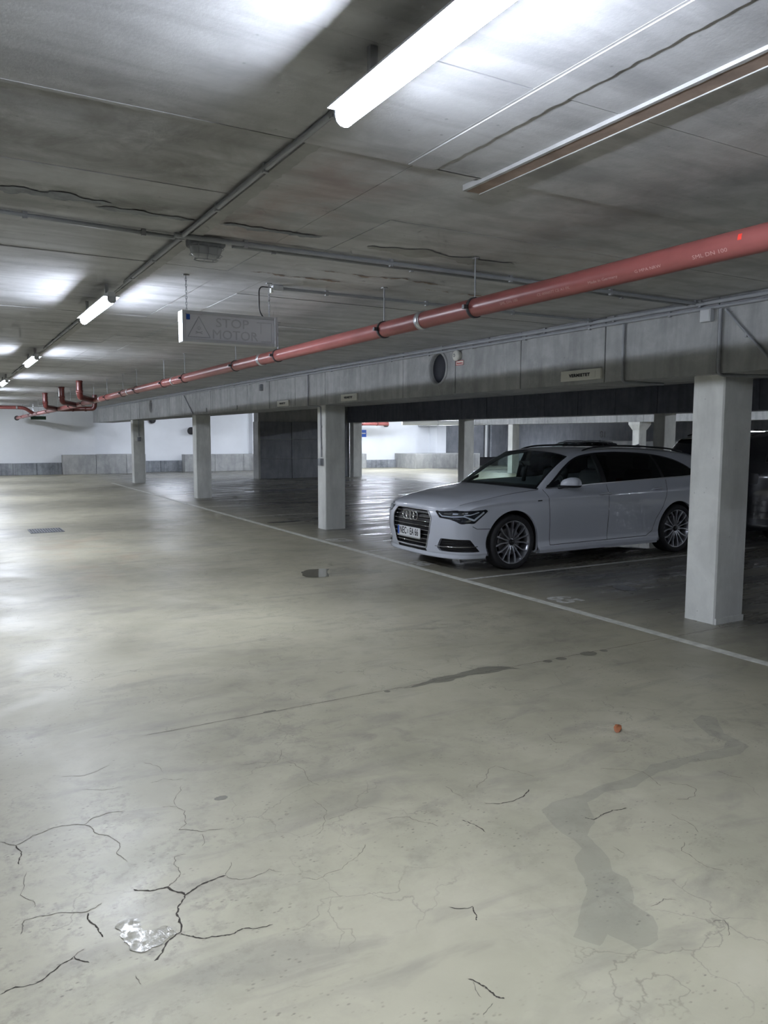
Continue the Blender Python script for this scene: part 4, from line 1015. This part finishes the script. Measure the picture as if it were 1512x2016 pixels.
def front_pane(dl):
    top = [q for q in dl[:70] if q[0] < 2.44]
    return top+[(2.44, np.interp(2.44, [q[0] for q in dl[:70] if q[0] < 3.5], [q[1] for q in dl[:70] if q[0] < 3.5])), (2.44, 1.003), (2.11, .990)]
def build_car(label, paint, loc, facing=1, s=.965, zmap=None, detail=1.0, badge=True, cat='car', wheel_r=.333, full=True):
    """facing=+1: nose towards -X of the world. Car coordinates: x back from the nose, y+ driver's side, z up"""
    root = empty('estate_car' if zmap is None else 'parked_car', (loc[0], loc[1], 0), label, cat)
    zm = zmap or (lambda z: z)
    def T(v):
        v = np.array(v, float); o = np.empty_like(v)
        o[:, 0] = s*v[:, 0]; o[:, 1] = -s*v[:, 1]; o[:, 2] = s*zm(v[:, 2])
        if facing < 0: o[:, 0] = s*4.925-o[:, 0]; o[:, 1] *= -1
        return o
    def TW(v): 
        v = np.array(v, float); o = np.empty_like(v); o[:, 0] = s*v[:, 0]; o[:, 1] = -s*v[:, 1]; o[:, 2] = s*v[:, 2]
        if facing < 0: o[:, 0] = s*4.925-o[:, 0]; o[:, 1] *= -1
        return o
    P = M[paint]
    Ls, fine, arc = lower_surface(int(430*detail), int(66*detail))
    Xw = lambda x: float(np.interp(x, fine[:1700, 0][arc[:1700] > 1.0], arc[:1700][arc[:1700] > 1.0]))   # side x -> w
    def circ(cx, cz, r, n=40, z0=-.2):
        return [(Xw(cx-r), z0)]+[(Xw(cx+r*math.cos(a)), cz+r*math.sin(a)) for a in np.linspace(math.pi, 0, n)]+[(Xw(cx+r), z0)]
    archf, archr = circ(WX0, .335, WR), circ(WX1, .335, WR)
    grille = rounded([(-.4, .262), (.345, .262), (.42, .47), (.435, .622), (.345, .714), (-.4, .714)], .03)
    slot = rounded([(-.4, .212), (.335, .215), (.325, .248), (-.4, .246)], .006)
    fogi = rounded([(.56, .245), (.535, .29), (.60, .400), (.98, .392), (1.10, .245)], .02)
    hl = rounded([(.475, .716), (.565, .645), (.72, .632), (.86, .582), (1.02, .588), (1.19, .728), (1.165, .744), (.80, .729)], .014)
    dF = [(Xw(1.44), 2.0), (Xw(1.47), .60), (Xw(1.49), .262), (Xw(2.47), .268), (Xw(2.47), 2.0)]
    dR = [(Xw(2.475), 2.0), (Xw(2.475), .268), (Xw(3.20), .275), (Xw(3.31), .33), (Xw(3.38), .50), (Xw(3.50), .66), (Xw(3.56), .80), (Xw(3.60), 2.0)]
    tl = rounded([(Xw(4.52), .80), (Xw(4.50), .93), (arc[-1]-.35, .95), (arc[-1]-.35, .80)], .02)
    reg = [('hole', archf), ('hole', archr), ('grille', grille), ('slot', slot), ('fog', fogi), ('headlight', hl), ('door', dF), ('door2', dR), ('tail', tl)]
    cut = Ls.cut(reg)
    body = [cut['body'], (mirror(cut['body'][0]), cut['body'][1])]
    # greenhouse
    Gs = side_surface(int(230*detail), int(30*detail)); Gs.flipx = 0
    dlo = [(1.475, .962), (1.66, 1.085), (1.84, 1.205), (1.985, 1.285), (2.12, 1.335), (2.36, 1.372), (2.64, 1.389), (3.05, 1.385), (3.48, 1.358), (3.77, 1.318), (3.99, 1.262), (4.16, 1.18), (4.31, 1.065), (4.12, 1.058), (3.6, 1.042), (2.92, 1.020), (2.11, .990)]
    dl = [tuple(q) for q in crom(np.array(dlo[:13]), 70)]+dlo[13:]
    gc = Gs.cut([('front', front_pane(dl)), ('glass', dl)])
    body += [gc['body'], (mirror(gc['body'][0]), gc['body'][1])]
    tg = gridpiece(loft(TAIL, int(26*detail)+4, int(30*detail)+4, True)); body += [tg, (mirror(tg[0]), tg[1])]
    # arch return lips and liners
    for cx in (WX0, WX1):
        n = 40; v = []
        for a in np.linspace(-.40, math.pi+.40, n):
            x, z = cx+WR*math.cos(a), .335+WR*math.sin(a); z = max(z, .185)
            p = Ls.at(Xw(x), z); v += [p, (p[0], p[1]-.035, p[2])]
        f = [(2*i, 2*i+2, 2*i+3, 2*i+1) for i in range(n-1)]; v = np.array(v); body += [(v, f), (mirror(v), f)]
    bo = car_mesh('body', body, P, root, T)
    # underbody and wheel housings
    und = []
    b = MB(); b.box(.50, 4.5, -.78, .78, .185, .22); b.box(.16, .5, -.50, .50, .185, .22); und.append((np.array(b.v), b.f))
    for cx in (WX0, WX1):
        for sy in (1, -1):
            n = 24; v = []
            for a in np.linspace(-.3, math.pi+.3, n):
                x, z = cx+(WR+.01)*math.cos(a), .335+(WR+.01)*math.sin(a); v += [(x, .905*sy, z), (x, .60*sy, z), ]
            v += [(cx, .60*sy, .335)]; f = [(2*i, 2*i+2, 2*i+3, 2*i+1) for i in range(n-1)]+[(2*i+1, 2*i+3, 2*n) for i in range(n-1)]; und.append((np.array(v), f))
    car_mesh('underbody', und, M['under'], root, T, smooth=False)
    # bonnet, roof, glass
    hd = gridpiece(loft(HOOD, int(70*detail)+6, int(40*detail)+4, True)); car_mesh('bonnet', [hd, (mirror(hd[0]), hd[1])], P, root, T)
    rf = gridpiece(loft(ROOF, int(60*detail)+6, int(36*detail)+4, True)); car_mesh('roof', [rf, (mirror(rf[0]), rf[1])], P, root, T)
    W_ = loft(WS, int(40*detail)+6, int(36*detail)+6, True); k = int(W_.shape[1]*.955)
    wsg = gridpiece(W_[:, :k]); wso = car_mesh('windscreen', [wsg, (mirror(wsg[0]), wsg[1])], M['glass_ws'], root, T)
    pl = gridpiece(W_[:, k-1:]); car_mesh('a_pillar_face', [pl], P, root, T); car_mesh('a_pillar_face', [(mirror(pl[0]), pl[1])], P, root, T)
    # black ceramic band round the screen
    e = W_.copy(); e[:, :, 0] += -.0006; e[:, :, 2] += .001; kk = max(2, int(e.shape[0]*.06)); bd = []
    for sub in (e[:kk+1, :k], e[-kk:, :k], e[:, k-3:k]): g_ = gridpiece(sub); bd += [g_, (mirror(g_[0]), g_[1])]
    car_mesh('screen_border', bd, M['trim'], wso, T)
    gv, gf = gc['glass']
    for sy in (1, -1):
        vv = gv if sy > 0 else mirror(gv); car_mesh('side_window', [(vv, gf)], M['glass_dark'], root, T)
    gv, gf = gc['front']
    for sy in (1, -1):
        vv = gv if sy > 0 else mirror(gv); car_mesh('side_window', [(vv, gf)], M['glass_front'], root, T)
    def both(name, fn, mat, par=root, smooth=True, sides=(1, -1), **kw):
        out = []
        for sy in sides:
            v, f = fn(); v = np.array(v, float)
            if sy < 0: v = mirror(v)
            out.append(car_mesh(name, [(v, f)], mat, par, T, smooth, **kw))
        return out
    for nm, key in (('front_door', 'door'), ('rear_door', 'door2')):
        for sy in (1, -1):
            v, f = cut[key]; v = v if sy > 0 else mirror(v); d = car_mesh(nm, [(v, f)], P, root, T)
            x0 = 2.30 if key == 'door' else 3.26; z0 = .858 if key == 'door' else .893
            if full:
                S = Ls; pts = [S.off(Xw(x0+t*.21), z0+.008*t, .004+.038*math.sin(math.pi*t)**.45) for t in np.linspace(0, 1, 9)]
                q, fq = tube_piece(pts, [.004, .013, .015, .015, .015, .015, .015, .013, .004], 8); q = q if sy > 0 else mirror(q)
                h_ = car_mesh('door_handle', [(q, fq)], P, d, T)
                q, fq = tube_piece([p+np.array([0, .002, .013]) for p in pts[1:-1]], .0045, 6); q = q if sy > 0 else mirror(q)
                car_mesh('handle_trim', [(q, fq)], M['chrome'], d, T)
    # window divisions and trims
    for xa, xb, za, zb in ((2.45, 2.43, 1.0, 1.385), (3.56, 3.50, 1.035, 1.36)):
        both('window_pillar', lambda: strip_on(Gs, [(xa, za), (xb, zb)], .075 if xa < 3 else .05, .002), M['trim'])
    both('window_trim', lambda: strip_on(Gs, [dlo[0]]+dlo[:12:-1][::1][::1][::1] if False else [dlo[0], dlo[16], dlo[15], dlo[14], dlo[13], dlo[12]], .014, .003), M['satin'] if full else M['trim'])
    both('window_frame', lambda: strip_on(Gs, dl[:70], .022, .0015), M['trim'])
    # shut lines
    seams = [[(Xw(1.44), .95), (Xw(1.47), .60), (Xw(1.49), .262)], [(Xw(2.473), .985), (Xw(2.472), .268)], [(Xw(3.60), 1.02), (Xw(3.56), .80), (Xw(3.50), .66), (Xw(3.38), .50), (Xw(3.31), .33), (Xw(3.20), .275), (Xw(2.473), .268), (Xw(1.49), .262)],
             [(1.235, .515), (1.06, .52), (1.0, .55)]]
    for q in seams: both('shut_line', lambda: strip_on(Ls, q, .007, .0008), M['seam'])
    he = crom(HOOD[3], 60)[6:]; 
    both('bonnet_gap', lambda: tube_piece([tuple(p+np.array([0, .002, -.001])) for p in he], .0028, 6), M['seam'])
    # wipers cowl
    cw = [tuple(p) for p in crom([(1.13, 0, .985), (1.17, .44, .977), (1.25, .665, .967), (1.37, .812, .950)], 20)]
    cv = [(x-.004, y, z+.002) for x, y, z in cw]+[(x+.05, y*.985, z+.030) for x, y, z in cw]; fc = [(i, i+1, 21+i, 20+i) for i in range(19)]
    both('cowl', lambda: (cv, fc), M['trim'])
    # ---- front end
    def poly_off(S, poly, d): return [S.off(w_, z_, d) for w_, z_ in poly]
    half = lambda v, f: [(v, f), (mirror(v), f)]
    v, f = cut['grille']; nrm_in = np.array([.045, 0, 0])
    car_gr = car_mesh('grille', half(v+nrm_in, f), M['grille'], root, T)
    if full:
        gp = [p for p in grille if p[0] >= 0]; gp = sorted(gp, key=lambda p: math.atan2(p[1]-.47, p[0]+.001))
        ringp = [Ls.off(0.0, .262, .004)]+poly_off(Ls, gp, .004)+[Ls.off(0.0, .714, .004)]
        rp_ = ringp+[np.array([p[0], -p[1], p[2]]) for p in ringp[::-1][1:-1]]
        q = tube_piece(rp_, .0075, 8, closed=True); car_mesh('grille_frame', [q], M['satin'], car_gr, T)
        # frame wall going back
        n = len(rp_); vv = np.array([p for p in rp_]+[p+nrm_in for p in rp_]); car_mesh('grille_surround', [(vv, [(i, (i+1) % n, n+(i+1) % n, n+i) for i in range(n)])], M['grille'], car_gr, T)
        def halfw(z): return float(np.interp(z, [.262, .47, .622, .714], [.345, .42, .435, .345]))
        for z in (.307, .360, .413, .466, .519, .572, .625, .672):
            hw = halfw(z)-.008; pts = []
            for y in np.linspace(-hw, hw, 21):
                p = Ls.at(abs(y), z); pts.append((p[0]+.016, y, z))
            q, fq = tube_piece(pts, .0105, 6); q[:, 2] = z+(q[:, 2]-z)*.5; car_mesh('grille_slat', [(q, fq)], M['trim'], car_gr, T)
            pts2 = [(x-.010, y, z_+.004) for x, y, z_ in pts]; q = tube_piece(pts2, .0028, 6); car_mesh('chrome_strip', [q], M['chrome'], car_gr, T)
        if badge:
            for k in range(4):
                a = [(0.016, .108*(k-1.5)*.72+.052*math.cos(t), .630+.052*math.sin(t)) for t in np.linspace(0, 2*math.pi, 33)]
                q = tube_piece([(x, -y_, z) for x, y_, z in a], .0062, 8); car_mesh('emblem_ring', [q], M['chrome'], car_gr, T)
            npl = empty('number_plate'); npl.parent = root
            b = MB().box(-.008, .004, -.26, .26, .366, .484, .003); car_mesh('plate', [(np.array(b.v), b.f)], M['plate'], npl, T, False)
            b = MB().box(-.010, -.007, .222, .257, .370, .480); 
            q = np.array(b.v); q[:, 1] *= -1 if facing > 0 else 1
            car_mesh('country_band', [(q, b.f)], M['blue'], npl, T, False)
            b = MB().box(-.012, .02, -.265, .265, .352, .366); car_mesh('plate_holder', [(np.array(b.v), b.f)], M['satin'], npl, T, False)
            # characters: seen from the front, reading direction is car y- -> object frame
            for txt, yy, sz in (('NEC', -.128, .118), ('EA 66', .125, .118)):
                text_obj('plate_lettering', txt, sz, M['signtext'], npl, T(np.array([[-.0095, -yy, .409]]))[0] if False else T(np.array([[-.0095, -yy*-1, .425]]))[0], (0, -1, 0), (0, 0, 1), extrude=.0006, xscale=.66, bold=.0016)
            for dz in (.012, -.014):
                b = MB().lathe([(.0005, -.0095), (.013, -.0095), (.013, -.008)], (0, -.018, .425+dz), 'x', 14); car_mesh('plate_seal', [(np.array(b.v), b.f)], M['clip'], npl, T)
        v, f = cut['slot']; car_mesh('lower_intake', half(v+np.array([.02, 0, 0]), f), M['grille'], root, T)
        # fog intakes
        v, f = cut['fog']
        for sy in (1, -1):
            vv = v+np.array([.035, -.012, 0]); vv = vv if sy > 0 else mirror(vv); fo = car_mesh('side_intake', [(vv, f)], M['grille'], root, T)
            rim_ = poly_off(Ls, fogi, .0); n = len(rim_); q = np.array(rim_+[p+np.array([.035, -.012, 0]) for p in rim_]); q = q if sy > 0 else mirror(q)
            car_mesh('intake_wall', [(q, [(i, (i+1) % n, n+(i+1) % n, n+i) for i in range(n)])], P, fo, T)
            q, fq = strip_on(Ls, [(.505, .302), (.62, .300), (.9, .306), (1.075, .309)], .010, .006); q2, fq2 = tube_piece([Ls.off(a, b_, .0) for a, b_ in [(.505, .302), (.62, .300), (.8, .303), (.95, .306), (1.075, .309)]], .006, 8)
            q2 = q2 if sy > 0 else mirror(q2); car_mesh('chrome_blade', [(q2, fq2)], M['chrome'], fo, T)
            for zz in (.272, .335, .36):
                q2, fq2 = tube_piece([Ls.off(a, zz, -.02) for a in np.linspace(.60, 1.02, 6)], .004, 6); q2 = q2 if sy > 0 else mirror(q2); car_mesh('intake_bar', [(q2, fq2)], M['trim'], fo, T)
        # front lip
        lw = np.linspace(0, 1.18, 50); vv = []
        for a in lw:
            p0 = Ls.off(a, .210, .002); p1 = Ls.off(a, .172, .0); out = Ls.off(a, .190, .014+.010*math.sin(min(1, a/1.1)*math.pi)); vv += [p0, out, (out[0], out[1], .160), (p1[0]+.03, p1[1]-.0, .160)]
        ff = [(4*i+j, 4*i+j+1, 4*i+5+j, 4*i+4+j) for i in range(49) for j in range(3)]; vv = np.array(vv); car_mesh('front_lip', half(vv, ff), P, root, T)
        # sill skirt
        xs_ = np.linspace(1.31, 3.40, 60); vv = []
        for x in xs_:
            p0 = Ls.off(Xw(x), .250, .001); p1 = Ls.off(Xw(x), .215, .016); vv += [p0, p1, (p1[0], p1[1]-.006, .172), (p1[0], p1[1]-.07, .165)]
        ff = [(4*i+j, 4*i+j+1, 4*i+5+j, 4*i+4+j) for i in range(59) for j in range(3)]; vv = np.array(vv)
        for sy in (1, -1): car_mesh('sill_skirt', [(vv if sy > 0 else mirror(vv), ff)], P, root, T, smooth=False)
    # headlights
    v, f = cut['headlight']
    for sy in (1, -1):
        inn = v.copy(); c_ = inn.mean(0); inn = inn+np.array([.028, -.018, 0]); q = inn if sy > 0 else mirror(inn); ho = car_mesh('headlight', [(q, f)], M['trim'], root, T)
        rim_ = poly_off(Ls, hl, .0); n = len(rim_); q = np.array(rim_+[p+np.array([.030, -.020, 0]) for p in rim_]); q = q if sy > 0 else mirror(q)
        car_mesh('headlight_wall', [(q, [(i, (i+1) % n, n+(i+1) % n, n+i) for i in range(n)])], M['trim'], ho, T)
        q = v if sy > 0 else mirror(v); car_mesh('headlight_lens', [(q, f)], M['lens'], ho, T)
        if full:
            q2 = tube_piece([Ls.off(a, b_, .001) for a, b_ in hl], .0045, 6, closed=True); q2 = (q2[0] if sy > 0 else mirror(q2[0]), q2[1]); car_mesh('lens_edge', [q2], M['trim'], ho, T)
            for pth, wd, mt in (([(.52, .674), (.58, .640), (.72, .634), (.88, .642), (.95, .622)], .013, 'led'), ([(.60, .672), (.70, .669)], .020, 'chrome'), ([(.73, .672), (.80, .674)], .018, 'led'), ([(.85, .678), (.93, .680)], .020, 'chrome'),
                            ([(.95, .618), (1.02, .596), (1.15, .690)], .022, 'led'), ([(.88, .654), (.97, .660), (1.08, .690)], .012, 'led'), ([(.86, .586), (.93, .582), (.98, .592)], .022, 'chrome'), ([(.74, .618), (.84, .608)], .012, 'chrome')):
                q2, fq = strip_on(Ls, [(a_, b_+.026) for a_, b_ in pth], wd, -.014); q2 = q2 if sy > 0 else mirror(q2); car_mesh('lamp_element', [(q2, fq)], M[mt], ho, T)
    v, f = cut['tail']; 
    for sy in (1, -1): car_mesh('tail_light', [(v if sy > 0 else mirror(v), f)], M['redtext'] if full else M['trim'], root, T)
    # mirrors
    for sy in (1, -1):
        mr = empty('wing_mirror'); mr.parent = root
        def ellp(z0, z1, lower):
            v = []; nn, mm = 20, 12
            for j in range(mm+1):
                ph = (j/mm)*math.pi/2
                for i in range(nn):
                    t = 2*math.pi*i/nn; ex = math.copysign(abs(math.cos(t))**.75, math.cos(t)); ey = math.copysign(abs(math.sin(t))**.75, math.sin(t))
                    k = math.cos(ph)**.55 if j < mm else 0.0
                    y = 1.035+.105*ey*k; x = 1.72+(.085*ex)*k*(1-.25*(ey)); x += .045*ey*k
                    z = z0+(z1-z0)*math.sin(ph)*(1-.22*max(0, -ey))
                    v.append((x, y*sy, z) if sy > 0 else (x+.16, -y+.12, z-.13))
            f = [(j*nn+i, j*nn+(i+1) % nn, (j+1)*nn+(i+1) % nn, (j+1)*nn+i) for j in range(mm) for i in range(nn)]; return np.array(v), f
        car_mesh('mirror_shell', [ellp(1.005, 1.105, 0)], P, mr, T); car_mesh('mirror_base', [ellp(1.005, .972, 1)], M['trim'], mr, T)
        q, fq = tube_piece([(1.66, .86*sy, .965), (1.69, .93*sy, .985), (1.71, .99*sy, .992)] if sy > 0 else [(1.78, -.88, .90), (1.83, -.90, .89), (1.86, -.91, .88)], .022, 8); car_mesh('mirror_arm', [(q, fq)], M['trim'], mr, T)
    both('mirror_triangle', lambda: strip_on(Gs, [(1.50, .972), (1.58, 1.0), (1.70, 1.04)], .05, .002), M['trim'])
    # roof rails, aerial
    rl = crom([(2.28, .615, 1.420), (2.42, .605, 1.452), (2.9, .592, 1.478), (3.5, .585, 1.466), (4.05, .575, 1.428), (4.28, .575, 1.392)], 40)
    both('roof_rail', lambda: tube_piece([tuple(p) for p in rl], [.006]+[.012]*38+[.006], 8), M['trim'])
    b = MB(); b.add([(3.86, -.02, 1.44), (3.86, .02, 1.44), (4.05, .02, 1.425), (4.05, -.02, 1.425), (4.035, 0, 1.50), (4.02, 0, 1.497)], [(0, 1, 5), (1, 2, 4, 5), (2, 3, 4), (3, 0, 5, 4)]); car_mesh('roof_aerial', [(np.array(b.v), b.f)], P, root, T, False)
    sp = gridpiece(loft([[(4.50, 0, 1.392), (4.62, 0, 1.378), (4.74, 0, 1.352)], [(4.48, .36, 1.380), (4.60, .36, 1.366), (4.72, .34, 1.345)], [(4.40, .56, 1.345), (4.48, .57, 1.335), (4.60, .56, 1.318)]], 10, 12, True))
    car_mesh('rear_spoiler', [sp, (mirror(sp[0]), sp[1])], P, root, T)
    if full:
        both('fender_badge', lambda: strip_on(Ls, [(Xw(1.27), .822), (Xw(1.34), .824)], .014, .003), M['trim'])
    # wheels
    for cx in (WX0, WX1):
        for sy in (1, -1): build_wheel(root, TW, cx, sy, wheel_r, full)
    # cabin
    cb_ = []
    b = MB(); b.box(1.35, 1.85, -.70, .70, .80, .965, .03); car_mesh('dashboard', [(np.array(b.v), b.f)], M['interior'], root, T, False)
    b = MB(); b.box(1.4, 4.6, -.78, .78, .30, .36); b.box(2.35, 2.55, -.12, .12, .36, .72); car_mesh('cabin_floor', [(np.array(b.v), b.f)], M['interior'], root, T, False)
    for x, ys in ((2.35, (.37, -.37)), (3.2, (.40, -.40))):
        for y in ys:
            st_ = empty('seat'); st_.parent = root
            b = MB(); b.box(x-.28, x+.22, y-.25, y+.25, .45, .60, .05); car_mesh('cushion', [(np.array(b.v), b.f)], M['seat'], st_, T)
            b = MB(); b.box(-.06, .06, -.24, .24, 0, .60, .05); q = np.array(b.v); q[:, 0] += x+.22+q[:, 2]*.32; q[:, 1] = q[:, 1]*(1-.25*np.maximum(0, q[:, 2]-.35))+y; q[:, 2] += .55; car_mesh('backrest', [(q, b.f)], M['seat'], st_, T)
            b = MB(); b.box(-.045, .045, -.13, .13, 0, .17, .04); q = np.array(b.v); q[:, 0] += x+.43; q[:, 1] += y; q[:, 2] += 1.155; car_mesh('headrest', [(q, b.f)], M['seat'], st_, T)
    if full:
        q, fq = tube_piece([(2.02+.20*math.sin(.42)*math.sin(t)*1.0+.0, .37+.185*math.cos(t), .93+.175*math.sin(t)) for t in np.linspace(0, 2*math.pi, 29)], .015, 8); car_mesh('steering_wheel', [(q, fq)], M['trim'], root, T)
        q, fq = tube_piece([(1.75, .0, 1.27), (1.80, 0, 1.24), (1.83, 0, 1.20)], .012, 6); mi = car_mesh('cabin_mirror', [(q, fq)], M['trim'], root, T)
        b = MB().box(1.83, 1.85, -.11, .11, 1.215, 1.275, .008); car_mesh('mirror_glass', [(np.array(b.v), b.f)], M['trim'], mi, T, False)
        # B-pillar trims and headlining edge
        for sy in (1, -1):
            q, fq = tube_piece([(2.50, .80*sy, .95), (2.48, .74*sy, 1.15), (2.46, .62*sy, 1.37)], .03, 6); car_mesh('inner_pillar', [(q, fq)], M['interior'], root, T)
    return root
wc = build_car('white estate car with four ring emblem parked nose out in the middle bay', 'white_car', (4.863, 7.84))
sm = build_car('large black car behind the nearest column, tail towards the white estate car', 'black_car', (9.75, 7.75), facing=-1, zmap=lambda z: np.where(z > .33, .33+(z-.33)*1.19, z), detail=.5, badge=False, full=False, s=.98)
fc_ = build_car('dark car far behind the white estate car, only its roof showing above the rail', 'grey_car', (21.3, 24.6), facing=1, zmap=lambda z: z*1.0, detail=.4, badge=False, full=False, s=.93)
